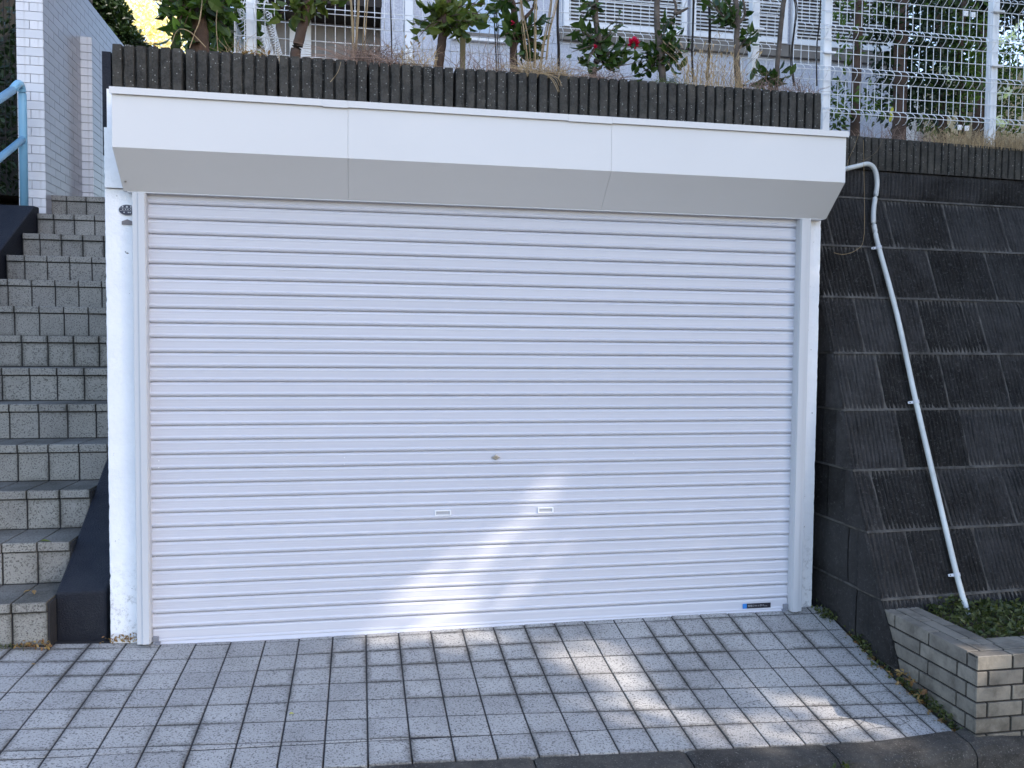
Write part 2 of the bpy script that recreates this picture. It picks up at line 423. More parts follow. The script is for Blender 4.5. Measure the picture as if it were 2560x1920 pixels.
for pl in ([(830, 1440), (1010, 1460), (1230, 1460)], [(1240, 1445), (1380, 1400), (1510, 1370), (1580, 1320), (1580, 1270)], [(1580, 1325), (1690, 1395)],
           [(1600, 1430), (1690, 1400), (1910, 1390)], [(1900, 1365), (2000, 1360), (2060, 1330)], [(1920, 1265), (2060, 1370), (2170, 1480)], [(2010, 1255), (2075, 1330)],
           [(1560, 1040), (1640, 1025), (1700, 1008), (1860, 1003)], [(740, 1170), (860, 1310)], [(220, 1150), (340, 1120), (440, 1095)], [(1650, 1035), (1760, 1120)]):
    crack([gp(*q) for q in pl])
tag(cr.build('crack', M['grout'], drive), kind='stuff')

# ------------------------------------------------------------------ garage
GL, GR = -1.165, 2.372
garage = empty('garage', (.6, .1, .05), 'white concrete garage with closed roller shutter and overhanging shutter box', 'garage')
def wavy_jamb(name, xa, xb, z0, z1, y0, y1, left_rough, right_rough, zst=.018):
    b = MB(); n = int((z1-z0)/zst)+1
    for i in range(n+1):
        z = z0+(z1-z0)*i/n
        a = xa+(R.uniform(-.0008, .0008) if left_rough else 0); c_ = xb+(R.uniform(-.0008, .0008) if right_rough else 0)
        if left_rough and R.random() < .07: a += R.uniform(.001, .004)
        if right_rough and R.random() < .07: c_ -= R.uniform(.001, .004)
        for x, y in ((a+.004, y0), (c_-.004, y0), (c_, y0+.006), (c_, y1), (a, y1), (a, y0+.006)): b.v.append((x, y, z))
    for i in range(n):
        for j in range(6): p = i*6+j; q = i*6+(j+1) % 6; b.f.append((p, q, q+6, p+6))
    b.f.append((5, 4, 3, 2, 1, 0)); b.f.append(tuple(n*6+j for j in range(6)))
    return b.build(name, M['jamb'], garage)
# left jamb lower (smooth), upper (rough, set forward) and right jamb
wavy_jamb('jamb', GL, -.98, -.02, 2.145, .015, .6, 1, 0)
j2 = wavy_jamb('jamb', GL+.004, -.98, 2.148, 2.415, -.002, .6, 1, 0); tag(j2, 'rough chipped upper end of the left jamb')
wavy_jamb('jamb', 2.20, GR, -.02, 2.14, .012, .6, 0, 1)
b = MB().box((GL+.02, .605, -.3), (2.38, 4.3, 2.59)); b.build('body', M['cream'], garage)
b = MB().box((GL+.01, .03, 2.30), (GR-.004, .60, 2.595)); b.build('lintel', M['jamb'], garage)
b = MB().box((-.99, .09, 0), (2.22, .1, 2.3)); b.build('back_panel', M['dark'], garage)
# parapet of ribbed blocks
SPL = Vector((0, 0, 0))
def ribbed(width, height, depth, nr, gap, gdepth, vseg, jit):
    """block mesh, origin at its lower left front; ribs project to y=0, grooves go to y=gdepth"""
    prof = []; p = width/nr
    for k in range(nr):
        a = k*p; 
        prof += [(a+gap*.5, gdepth), (a+gap*.62, .002), (a+gap*.62+.004, 0), (a+p-gap*.62-.004, 0), (a+p-gap*.62, .002), (a+p-gap*.5, gdepth)]
    b = MB(); n = len(prof)
    for j in range(vseg+1):
        z = height*j/vseg; rr = .003 if j in (0, vseg) else 0
        for x, y in prof: b.v.append((x+R.uniform(-jit, jit), y+(rr if y < gdepth else 0)+R.uniform(-jit, jit), z+R.uniform(-jit, jit)*(1 if 0 < j < vseg else .6)))
    for j in range(vseg):
        for i in range(n-1): q = j*n+i; b.f.append((q, q+1, q+n+1, q+n))
    i0 = len(b.v); b.v += [(0, depth, 0), (width, depth, 0), (width, depth, height), (0, depth, height)]
    b.f.append(tuple(range(vseg*n, vseg*n+n))+(i0+2, i0+3)); b.f.append(tuple(range(n))[::-1]+(i0, i0+1))
    b.f.append((0, i0, i0+3, vseg*n)+tuple(j*n for j in range(vseg-1, 0, -1)))
    b.f.append((n-1,)+tuple(j*n+n-1 for j in range(1, vseg))+(vseg*n+n-1, i0+2, i0+1))
    b.f.append((i0, i0+1, i0+2, i0+3)[::-1])
    return b
RP = .0519
capm = [ribbed(RP*8-.0015, .192, .13, 8, .0105, .024, 6, .0012).build('block', M['rib'], mesh_only=True) for _ in range(3)]
parapet = empty('block_parapet', (.6, .04, 2.6), 'dark ribbed concrete block parapet along the top of the garage', 'block wall')
x = -1.137
k = 0
first = ribbed(RP*6-.0015, .192, .13, 6, .0105, .024, 6, .0012).build('block', M['rib'], mesh_only=True)
nb = [first]+[capm[i % 3] for i in range(8)]
xw = x
for i in range(8):
    me = nb[i]; inst('block', me, (xw, .035+R.uniform(-.002, .002), 2.606+R.uniform(-.0015, .0015)), parapet); xw += RP*(6 if i == 0 else 8)+.004*0+(.004 if i == 0 else 0)
last = 2.375-xw
nl = max(1, round(last/RP)); 
inst('block', ribbed(last-.0015, .192, .13, nl, .0105, .024, 6, .0012).build('block', M['rib'], mesh_only=True), (xw, .035, 2.606), parapet)
MB().box((-1.13, .05, 2.596), (2.36, .16, 2.606)).build('mortar_bed', M['grout'], parapet)

# dark navy side strip of the parapet / stair side wall
ns = MB().box((-1.177, .045, 2.30), (-1.139, 4.25, 2.765), .0005).build('side_wall', M['navy']); 
tag(ns, 'tall dark navy painted wall edge between white brick wall and garage', 'wall')

# shutter box
XL, XR, BD, Z1, Z2, Z3 = -1.069, 2.3635, .211, 2.2834, 2.127, 2.5346
box = 'x'
seams = [XL, -.082, 1.144, XR]
for i in range(3):
    a, c_ = seams[i]+(.0004 if i else 0), seams[i+1]-(.0004 if i < 2 else 0)
    y = -BD-(.0006 if i == 1 else 0)
    poly = [(a, y, Z3-.012), (a, y, Z1), (a, -.045, Z2), (a, -.02, Z2), (a, -.02, Z3-.012)]
    o = MB().prism(poly, (c_-a, 0, 0)).build('box_panel', M['panel'], garage)
    md = o.modifiers.new('b', 'BEVEL'); md.width = .0010; md.segments = 2; md.limit_method = 'ANGLE'
MB().box((XL-.004, -BD+.003, Z1), (XR+.003, .0, Z3-.014)).box((XL+.01, -.19, Z2+.05), (XR-.01, .02, Z3-.02))
for a, c_, dz in ((XL-.006, -.19, 0), (-.19, -.082, .0015), (-.082, .93, 0), (.93, 1.144, .0015), (1.144, XR+.008, 0)):
    o = MB().prism([(a, -BD-.012, Z3), (a, -BD-.012, Z3-.029-dz*2), (a, -BD-.009, Z3-.029-dz*2), (a, -BD-.009, Z3-.003), (a, .03, Z3+.012), (a, .03, Z3+.015)], (c_-a-.0006, 0, 0)).build('cap_trim', M['panel'], garage)
MB().box((XL+.015, -.044, Z2-.004), (XR-.015, .012, Z2+.03)).build('soffit_plate', M['rail_al'], garage)
for X, z in ((XL+.02, 2.165), (XR-.02, 2.18)):
    MB().tube([(X, -.075, z), (X, -.09, z-.004)], .004, 8).build('screw', M['steel'], garage)

# guide rails
gl0, gl1, gr0, gr1 = -1.0335, -.975, 2.218, 2.2775
for n_, (a, c_) in enumerate(((gl0, gl1), (gr0, gr1))):
    o = MB().box((a, -.048, .0), (c_, .012, Z2-.003)).build('guide_rail', M['rail_al'], garage, bevel=.003)
    m_ = a+(.020 if n_ == 0 else .040)
    zb = zs((a+c_)/2, -.05)+.012
    for v in o.data.vertices:
        if v.co.z < .5: v.co.z = zb
    o2 = MB().box((a+(.026 if n_ == 0 else .003), -.056, zb+.001), (c_-(.003 if n_ == 0 else .026), -.0485, Z2-.004)).build('guide_rail_lip', M['rail_al'], garage, bevel=.002)

# shutter curtain
shutter = empty('roller_shutter', (.6, 0, .05), 'closed pale silver white roller shutter door with horizontal slats', 'roller shutter')
sw0, sw1 = gl1-.01, gr0+.01; SP = .0675; n_sl = 29
prof = [(.0075, 1.0), (.0062, .975), (.0020, .93), (-.0010, .85), (-.0012, .80), (.0002, .785), (.0002, .70), (.0010, .69), (.0002, .68), (.0002, .55), (.0008, .54), (.0002, .53), (.0002, .40), (.0010, .39), (.0002, .38),
        (.0002, .34), (-.0022, .29), (-.0038, .24), (-.0034, .18), (-.0008, .11), (.0035, .065), (.0090, .045), (.0130, .025), (.0130, -.005)]
b = MB()
for y, z in prof: b.v += [(0, y, z*SP), (sw1-sw0, y, z*SP)]
for i in range(len(prof)-1): b.f.append((2*i, 2*i+2, 2*i+3, 2*i+1))
slm = b.build('slat', M['slat'], mesh_only=True)
zt = 2.0795
for i in range(n_sl+1):
    z = zt-i*SP
    inst('slat', slm, (sw0, -.004+R.uniform(-.0004, .0004), z), shutter)
ztop = zt; zbot = zt-n_sl*SP
yb = -.012
pb = [(0.006, zbot), (-.004, zbot-.003), (-.006, zbot-.010), (-.006, zbot-.045), (-.010, zbot-.052), (-.010, zbot-.056), (-.008, zbot-.060), (-.012, zbot-.066), (-.018, zbot-.074), (-.018, zbot-.079), (.004, zbot-.079)]
b = MB(); b.prism([(sw0+.012, y, z) for y, z in pb], (sw1-sw0-.024, 0, 0)); b.build('bottom_rail', M['slat'], shutter)
for s_, X in ((1, gl1), (-1, gr0)):
    MB().box((min(X, X+s_*.028), -.017, zbot-.058), (max(X, X+s_*.028), .0, zbot-.033)).box((min(X+s_*.012, X+s_*.036), -.026, zbot-.078), (max(X+s_*.012, X+s_*.036), -.004, zbot-.058)).build('end_clip', M['grey_clip'], shutter, bevel=.002)
# rubber strip under bottom rail
MB().box((sw0+.03, -.014, zbot-.092), (sw1-.03, .0, zbot-.079)).build('rubber_strip', M['dark'], shutter)
# lock
lk = at(1239.5, 1143, -.01)
b = MB(); c0 = Vector((lk.x, -.006, lk.z))
def ring(rx, rz, y, n=4): return [(c0.x+rx*math.cos(2*math.pi*i/n), y, c0.z+rz*math.sin(2*math.pi*i/n)) for i in range(n)]
b.prism(ring(.0245, .0145, -.0125), (0, .008, 0)); lo = b.build('lock', M['steel'], shutter, bevel=.003)
b = MB().tube([(c0.x, -.012, c0.z), (c0.x, -.0155, c0.z)], .0085, 16); cy = b.build('cylinder', M['steel'], lo)
cy.parent = lo; cy.matrix_parent_inverse = Matrix.Translation(-garage.location*0)
MB().box((c0.x-.0012, -.0163, c0.z-.005), (c0.x+.0012, -.0156, c0.z+.005)).build('keyhole', M['dark'], lo)
for o in lo.children: o.matrix_parent_inverse = Matrix.Identity(4)
# the lock's own location is zero relative to the shutter so children share its space
def reparent(ch, par):
    ch.parent = par; ch.matrix_parent_inverse = Matrix.Identity(4)
# handles (recessed pulls)
for (u, v) in ((1107.4, 1282.8), (1364.4, 1275.8)):
    p = at(u, v, -.01); x_, z_ = p.x, p.z; wd, hd = .0400, .0135
    b = MB()
    for a, c_ in (((x_-wd, z_+hd-.0050), (x_+wd, z_+hd)), ((x_-wd, z_-hd), (x_+wd, z_-hd+.0050)), ((x_-wd, z_-hd+.0051), (x_-wd+.0065, z_+hd-.0051)), ((x_+wd-.0065, z_-hd+.0051), (x_+wd, z_+hd-.0051))):
        b.box((a[0], -.0105, a[1]), (c_[0], -.0035, c_[1]))
    o = b.build('handle', M['white_plastic'], shutter, bevel=.0012)
    reparent(MB().box((x_-wd+.0065, -.0055, z_-hd+.003), (x_+wd-.0065, -.0045, z_+hd-.003)).build('recess', M['recess']), o)
# rivets
for u, v in ((397, 1152), (397, 1169), (861, 1144), (861, 1160), (1584, 1133), (1584, 1148), (1972, 1128), (1972, 1143)):
    p = at(u, v, -.006); MB().tube([(p.x, -.005, p.z), (p.x, -.0075, p.z)], .0024, 8).build('rivet', M['white_plastic'], shutter)
# sticker
pa, pb_ = at(1857, 1521, -.012), at(1927, 1508, -.012)
xa, xb = pa.x, pb_.x; zc_ = at(1890, 1514.5, -.012).z; hh = .0132
st = MB().box((xa+.0235, -.0108, zc_-hh), (xb, -.0102, zc_+hh)).build('sticker', M['sticker_black'], shutter)
reparent(MB().box((xa, -.0108, zc_-hh), (xa+.0233, -.0102, zc_+hh)).build('blue_square', M['sticker_blue']), st)
def text(s_, x, z, size, y, m, par, name, rot=(math.pi/2, 0, 0)):
    cu = bpy.data.curves.new(name, 'FONT'); cu.body = s_; cu.size = size; cu.align_y = 'CENTER'; cu.extrude = .0001
    o = bpy.data.objects.new(name, cu); COL.objects.link(o)
    bpy.context.view_layer.update()
    dg = bpy.context.evaluated_depsgraph_get(); me = bpy.data.meshes.new_from_object(o.evaluated_get(dg))
    bpy.data.objects.remove(o); me.name = name; me.materials.clear(); me.materials.append(m)
    q = bpy.data.objects.new(name, me); COL.objects.link(q); q.location = (x, y, z); q.rotation_euler = rot
    q.parent = par; return q
text('文化シャッター', xa+.028, zc_, .0135, -.0112, M['ink'], st, 'lettering')
text('SERVICE', xa+.122, zc_-.0035, .0048, -.0112, M['ink'], st, 'lettering')
MB_ = MB().box((xa+.113, -.0111, zc_+.001), (xa+.119, -.01085, zc_+.0035))
reparent(MB_.build('mark', M['ink']), st)
st.matrix_parent_inverse = Matrix.Translation(-shutter.location)

# garage plaque
pq = at(317.5, 525, .008); plq = empty('oval_plaque', (pq.x, .008, pq.z), 'small dark oval enamel plaque on white jamb left of the shutter', 'plaque')
def oval(rx, rz, n=28, clipx=.029):
    return [(max(-9, min(clipx, rx*math.cos(2*math.pi*i/n))), rz*math.sin(2*math.pi*i/n)) for i in range(n)]
def flat(poly, y0, y1, name, m, par, off=(0, 0)):
    o = MB().prism([(plq.location.x+x+off[0], y0, plq.location.z+z+off[1]) for x, z in poly], (0, y1-y0, 0)).build(name, m, par); return o
flat(oval(.0365, .0255), .010, .0145, 'rim', M['ink'], plq)
flat(oval(.034, .0228, clipx=.027), .0075, .0098, 'face', M['plaque'], plq)
px_, pz_ = plq.location.x, plq.location.z
o = MB()
for dz in (.008, -.0035): o.box((px_-.031, .0068, pz_+dz-.0006), (px_+.026, .0074, pz_+dz+.0006))
for dx in (-.018, 0, .017): o.tube([(px_+dx, .0074, pz_+.0145), (px_+dx, .0067, pz_+.0145)], .0035 if dx else .0045, 10)
for dx in (-.018, -.006, .004, .016): o.box((px_+dx-.0025, .0068, pz_+.0005), (px_+dx+.0025, .0074, pz_+.0045))
for dx in (-.012, .006, .014): o.box((px_+dx-.0028, .0068, pz_-.0135), (px_+dx+.0028, .0074, pz_-.0085))
put(o.build('lettering', M['ink']), plq)
bp_ = at(318, 555, .008)
o = MB().prism([(bp_.x+x, .010, bp_.z+z) for x, z in ((-.024, -.012), (.025, -.013), (.026, .002), (.0, .013), (-.024, .003))], (0, .004, 0)).build('bare_patch', M['plaque_grey']);
tag(o, 'small grey house shaped unpainted patch under the oval plaque', 'patch')

# ------------------------------------------------------------------ retaining wall (battered) right of the garage
XS = 2.44; WA = math.radians(3.2)
wd_ = Vector((math.cos(WA), math.sin(WA), 0))
zl = [-.35, -.048, .243, .543, .831, 1.133, 1.43, 1.735, 2.03, 2.325]
def yf(z):
    pts = [(-.35, -.78), (-.048, -.637), (.243, -.484), (.543, -.354), (.831, -.222), (1.133, -.125), (1.43, -.019), (1.735, .10), (2.03, .22), (2.325, .335)]
    for (a, ya), (c_, yc) in zip(pts, pts[1:]):
        if z <= c_: return ya+(yc-ya)*(z-a)/(c_-a)
    return .335
rw = empty('retaining_wall', (3.5, .2, 0), 'dark sloping retaining wall of grooved concrete blocks right of the garage', 'retaining wall')
def batter_mesh(width, hgt, run, nr, jit=.0026, vseg=8, dep=.05):
    """grooved block whose face leans back by run over hgt"""
    b = MB(); prof = []; p = width/nr
    for k in range(nr):
        a = k*p; d = R.uniform(.004, .009)
        q_ = R.uniform(-.12, .12)*p; prof += [(a+q_*.5, .013+R.uniform(-.003, .002)), (a+p*.22, .009-d*.5), (a+p*.46+q_, .001), (a+p*.80, .001+R.uniform(0, .004))]
    prof.append((width, .011)); n = len(prof)
    for j in range(vseg+1):
        t = j/vseg
        for x, y in prof:
            e = .008 if j in (0, vseg) else 0
            b.v.append((x+R.uniform(-jit, jit)*.9, y+e+run*t+R.uniform(-jit, jit), hgt*t))
    for j in range(vseg):
        for i in range(n-1): q = j*n+i; b.f.append((q, q+1, q+n+1, q+n))
    i0 = len(b.v); b.v += [(0, run+dep, 0), (width, run+dep, 0), (width, run+dep, hgt), (0, run+dep, hgt)]
    b.f.append(tuple(range(vseg*n, vseg*n+n))+(i0+2, i0+3)); b.f.append(tuple(range(n))[::-1]+(i0, i0+1))
    b.f.append((0, i0, i0+3)+tuple(j*n for j in range(vseg, 0, -1))); b.f.append((n-1,)+tuple(j*n+n-1 for j in range(1, vseg+1))+(i0+2, i0+1))
    return b
cache = {}
for ci in range(len(zl)-1):
    z0, z1 = zl[ci]+.006, zl[ci+1]-.006
    y0, y1 = yf(z0), yf(z1)
    s0 = XS if ci < 9 else XS
    x = 0; off = [.17, .30, .24, .12, .33, .27, .21, .36, .15][ci]; wl = [off]+[.40]*12
    for wv in wl:
        key = (ci, round(wv, 2), R.randrange(2))
        if key not in cache: cache[key] = batter_mesh(wv-.012, z1-z0, y1-y0, max(3, int(wv/.0245))).build('block', M['block'], mesh_only=True)
        p0 = Vector((XS, y0, z0))+wd_*x
        o = inst('block', cache[key], p0+Vector((0, R.uniform(-.003, .003), 0)), rw, rot=(0, 0, WA))
        x += wv
        if x > 3.6: break
# backing behind the joints, side face blocks
bk = MB(); poly = [(XS+.012, yf(z)+.0135, z) for z in zl]+[(XS+.012, 1.0, 2.325), (XS+.012, 1.0, -.35)]
bk.prism(poly, wd_*3.9)
for z in zl[1:]:
    za, zb_ = z-.0055, z+.0055
    bk.prism([(XS+.004, yf(za)+.004, za), (XS+.004, yf(zb_)+.004, zb_), (XS+.004, yf(zb_)+.05, zb_), (XS+.004, yf(za)+.05, za)], wd_*3.9)
    bk.prism([(XS+.003, yf(z)+.01, za), (XS+.003, .3, za), (XS+.003, .3, zb_), (XS+.003, yf(z)+.01, zb_)], (.01, 0, 0))
if 1: bk.build('mortar', M['mortar'], rw)
for ci in range(len(zl)-1):       # left end face, one grooved stone per course
    z0, z1 = zl[ci]+.005, zl[ci+1]-.005
    ya, yb_ = yf(z0), yf(z1); ye = .30 if ci < 6 else .5
    cuts = [None, ya+.28+.07*(ci % 2), None] if ya < -.05 else [None, None]
    segs = [(None, cuts[1])] if cuts[1] is None else [(None, cuts[1]-.004), (cuts[1]+.004, None)]
    for sa, sb in segs:
        b = MB(); n = max(3, int(((sb if sb else ye)-(sa if sa else ya))/.026))*3
        for j in range(5):
            t = j/4; z = z0+(z1-z0)*t; a = sa if sa else yf(z); e_ = sb if sb else ye
            for i in range(n+1):
                y = a+(e_-a)*i/n; dx = (0, .006, .003)[i % 3]+R.uniform(-.0015, .0015)+(.006 if j in (0, 4) else 0)
                b.v.append((XS+dx, y, z))
        for j in range(4):
            for i in range(n): q = j*(n+1)+i; b.f.append((q, q+1, q+n+2, q+n+1))
        b.f = [f_[::-1] for f_ in b.f]
        b.build('end_block', M['block'], rw)
# vertical upper course and ribbed cap
capw = empty('block_cap_wall', (3.5, .34, 2.33), 'ribbed dark cap blocks running under the white fence on the retaining wall', 'block wall')
yv = .335
mm = batter_mesh(.392, .15, 0, 16, .0012).build('block', M['block'], mesh_only=True)
x = -.02
while x < 3.6:
    inst('block', mm, Vector((XS+.03, yv, 2.333))+wd_*x, capw, rot=(0, 0, WA)); x += .4
rc = [ribbed(.0478*8-.003, .186, .14, 8, .010, .012, 6, .0012).build('block', M['rib'], mesh_only=True) for _ in range(2)]
x = -.02
while x < 3.7:
    inst('block', rc[int(x*10) % 2], Vector((XS+.03, yv-.004, 2.489))+wd_*x, capw, rot=(0, 0, WA)); x += .0478*8
MB().prism([(XS+.03, yv+.03, 2.32), (XS+.03, yv+.13, 2.32), (XS+.03, yv+.13, 2.66), (XS+.03, yv+.03, 2.66)], wd_*3.8).build('mortar', M['mortar'], capw)
# pale lime streak low on the end face
b = MB()
b.face([(XS-.002, -.44, .10), (XS-.002, -.40, .10), (XS-.002, -.36, .245), (XS-.002, -.42, .245)])

# white conduit pipe
def yw(X, z): return yf(z)+(X-XS)*math.tan(WA)
def onwall(u, v, off):
    Y = 0
    for _ in range(12): p = at(u, v, Y); Y = yw(p.x, p.z)-off
    return at(u, v, Y)
pp = [(2120, 421), (2145, 415), (2168, 410), (2182, 417), (2190, 434), (2192.5, 463), (2188, 495), (2184, 525), (2184, 556), (2189, 585), (2197, 619), (2243, 789), (2290, 1005), (2345, 1240), (2392, 1437), (2424, 1548)]
pts = [onwall(u, v, .03 if i > 8 else .035) for i, (u, v) in enumerate(pp)]
pts = [pts[0]+(pts[0]-pts[1])*1.2+Vector((0, .06, 0))]+pts
def smoothpath(P_, n=5):
    out = []
    for i in range(len(P_)-1):
        p0 = P_[max(i-1, 0)]; p1 = P_[i]; p2 = P_[i+1]; p3 = P_[min(i+2, len(P_)-1)]
        for k in range(n):
            t = k/n; out.append(.5*((2*p1)+(p2-p0)*t+(2*p0-5*p1+4*p2-p3)*t*t+(3*p1-p0-3*p2+p3)*t**3))
    out.append(P_[-1]); return out
pipe = empty('conduit_pipe', pts[-1], 'bent white plastic pipe clipped down the dark retaining wall', 'pipe')
MB().tube(smoothpath(pts), .0135, 14).build('pipe', M['pvc'], pipe, smooth=True)
for i in (11, 13, 15):
    p = pts[i]; d = (pts[i+1]-pts[i-1]).normalized() if i+1 < len(pts) else (pts[i]-pts[i-1]).normalized()
    b = MB().tube([p-d*.009, p+d*.009], .0165, 14)
    side = Vector((-1, 0, 0)); side = (side-d*side.dot(d)).normalized(); nrm = d.cross(side)
    if nrm.y > 0: nrm = -nrm
    q = [p+side*.012-nrm*.004-d*.008, p+side*.040-nrm*.012-d*.006, p+side*.040-nrm*.012+d*.006, p+side*.012-nrm*.004+d*.008]
    b.prism(q, nrm*.003); 
    cl = b.build('pipe_clip', M['rail_al'], pipe)
    reparent(MB().tube([p+side*.031-nrm*.008, p+side*.031-nrm*.004], .003, 8).build('screw', M['dark']), cl); cl_w = cl
    for ch in cl.children: ch.matrix_parent_inverse = Matrix.Identity(4)

# ------------------------------------------------------------------ stairs
SH, ST, SZ, SY0 = .202, .31, .08, -.04
stairs = empty('tiled_staircase', (-1.9, 0, .08), 'steep outdoor staircase of thirteen grey granite tiled steps left of the garage', 'staircase')
sx0, sx1 = -2.62, -1.412
cols = []; x = sx1
jx = -1.404+.0   # joint phase
x = sx0; first = jx-PX*math.floor((jx-sx0)/PX)
edges = [sx0]+[first+i*PX for i in range(12) if sx0+.01 < first+i*PX < sx1-.01]+[sx1]
core = MB()
for n in range(1, 14):
    z = SZ+n*SH; y = SY0+(n-1)*ST
    core.box((sx0-.005, y+.012, z-SH-.05), (sx1+.005, y+ST+.03 if n < 13 else 4.1, z-.010))
    for a, c_ in zip(edges, edges[1:]):
        sh_ = 0
        a2, c2 = a+.0038, c_-.0038
        # riser
        zr0, zr1 = z-SH+.003, z-.050
        b = MB().box((a2, y+.006+R.uniform(0, .001), zr0), (c2, y+.02, zr1)); b.build('riser_tile', M['stair_tile'], stairs)
        # nosing (L section)
        yn = y-.004; 
        b = MB().prism([(a2, yn+.003, z), (a2, yn, z-.004), (a2, yn, z-.041), (a2, yn+.003, z-.044), (a2, yn+.018, z-.044), (a2, yn+.018, z-.012), (a2, y+.155, z-.012), (a2, y+.155, z)], (c2-a2, 0, 0))
        b.build('nosing_tile', M['stair_tile'], stairs)
        if n < 8 or n == 13:
            MB().box((a2, y+.161, z-.012), (c2, y+ST+.004, z-.001)).build('tread_tile', M['stair_tile'], stairs)
core.build('mortar', M['grout'], stairs)

# navy parapets either side of the stairs
def sidewall(name, xa, xb, y0, z_low, z_top0, slope, y1, flat_at, m, label):
    b = MB(); n = 40; 
    prof = [(y0, z_low), (y0, z_top0)]
    yy = y0; tops = []
    m_ = 24
    for i in range(1, m_+1):
        y = y0+(y1-y0)*i/m_; zt_ = min(z_top0+slope*(y-y0-.02), flat_at); tops.append((y, zt_))
    prof += tops+[(y1, -.3), (y0, -.3)]
    prof = [prof[0]]+prof[1:]
    b.prism([(xa, y, z) for y, z in prof], (xb-xa, 0, 0))
    o = b.build(name, m, None); md = o.modifiers.new('b', 'BEVEL'); md.width = .012; md.segments = 3; md.limit_method = 'ANGLE'; md.angle_limit = math.radians(20)
    return tag(o, label, 'parapet')
sidewall('stair_parapet', -1.41, -1.19, .052, -.1, .295, .652, 3.9, 2.75, M['navy'], 'low dark navy parapet rising beside the stairs against the garage')
sidewall('stair_parapet', -2.95, -2.63, .9, -.1, .98, .652, 3.45, 2.565, M['navy'], 'dark navy parapet at the left under the pale blue handrail')

# blue handrail
hr = empty('handrail', (-2.76, 3.08, 2.5), 'pale blue painted steel handrail with two sloping rails', 'handrail')
XH = -2.74
def hx(u, v):
    d = W+RT*((u-1280)/F)-UP*((v-960)/F); t = (XH-CP.x)/d.x; return CP+d*t
base, topb, r_out, m_, m_out = hx(61, 520), hx(52, 212), hx(0, 246), hx(58, 347), hx(0, 402)
up_ = Vector((XH, base.y, topb.z-.09))
sl_ = (r_out-topb).normalized(); far = topb+sl_*3.2
arc = smoothpath([Vector((XH, base.y, topb.z-.14)), Vector((XH, base.y-.004, topb.z-.06)), Vector((XH, base.y-.035, topb.z-.008)), Vector((XH, base.y-.09, topb.z-.012)), topb+sl_*.2], 6)
MB().tube([Vector((XH, base.y, 2.45))]+arc[:-1], .031, 16).build('post', M['blue'], hr, smooth=True)
MB().tube([arc[-1], far], .031, 16).build('rail', M['blue'], hr, smooth=True)
m0 = Vector((XH, base.y, m_.z+.0)); MB().tube([m0, m0+sl_*3.1], .027, 16).build('rail', M['blue'], hr, smooth=True)
far_p = far+Vector((0, 0, 0)); MB().tube([far_p, Vector((far_p.x, far_p.y, .2))], .03, 12).build('post', M['blue'], hr, smooth=True)

# ------------------------------------------------------------------ white brick-tile wall
wb = empty('white_brick_wall', (-2.7, 4.5, 2.5), 'tall wall faced in glossy white brick tiles beside the stair top', 'wall')
XW, YW, ZW0, ZW1, CH = -2.615, 3.55, 2.44, 4.70, .0728
MB().box((-2.83+.012, YW+.01, 1.9), (XW-.0035, 6.4, ZW1-.004)).build('mortar', M['wjoint'], wb)
fr = MB().box((0, 0, 0), (.203, .012, CH-.005)).build('brick', M['wbrick'], mesh_only=True)
frh = MB().box((0, 0, 0), (.098, .012, CH-.005)).build('brick', M['wbrick'], mesh_only=True)
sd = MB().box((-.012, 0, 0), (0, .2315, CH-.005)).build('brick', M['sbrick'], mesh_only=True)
nz = int((ZW1-ZW0)/CH)+1
SL = .2365; cnt = 0; extra = MB()
for i in range(nz):
    z = ZW0+i*CH
    if i % 2: inst('brick', fr, (-2.83+.011, YW, z), wb)
    else:
        inst('brick', frh, (-2.83+.011, YW, z), wb); inst('brick', frh, (-2.83+.116, YW, z), wb)
    y = YW+.013-(SL/2 if i % 2 else 0)
    first_ = True
    while y < 6.3:
        ya = max(y, YW+.013); L = y+SL-.005-ya
        if L > .02:
            if y < 5.45 and cnt < 235:
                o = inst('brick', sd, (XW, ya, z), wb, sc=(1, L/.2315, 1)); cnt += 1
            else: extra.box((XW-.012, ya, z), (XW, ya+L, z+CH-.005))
        y += SL
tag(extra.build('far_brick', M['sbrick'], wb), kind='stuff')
# pilaster on the wall
PYY = at(208, 200, 0); 
YP = 4.49; XP = -2.515; ZP = ZW0+26*CH
MB().box((XW-.01, YP+.01, 2.2), (XP-.01, YP+.45, ZP-.004)).build('pilaster_core', M['wjoint_d'], wb)
pf = MB().box((0, 0, 0), (XP-XW-.002, .012, CH-.005)).build('brick', M['wbrick'], mesh_only=True)
for i in range(26):
    inst('brick', pf, (XW+.001, YP, ZW0+i*CH), wb)
# narrow side of the pilaster, its shade put into the brick colour
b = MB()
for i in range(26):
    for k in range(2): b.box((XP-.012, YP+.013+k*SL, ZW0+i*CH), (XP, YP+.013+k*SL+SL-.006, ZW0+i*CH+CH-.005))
tag(b.build('pilaster_side_brick', M['sbrick'], wb), kind='stuff')

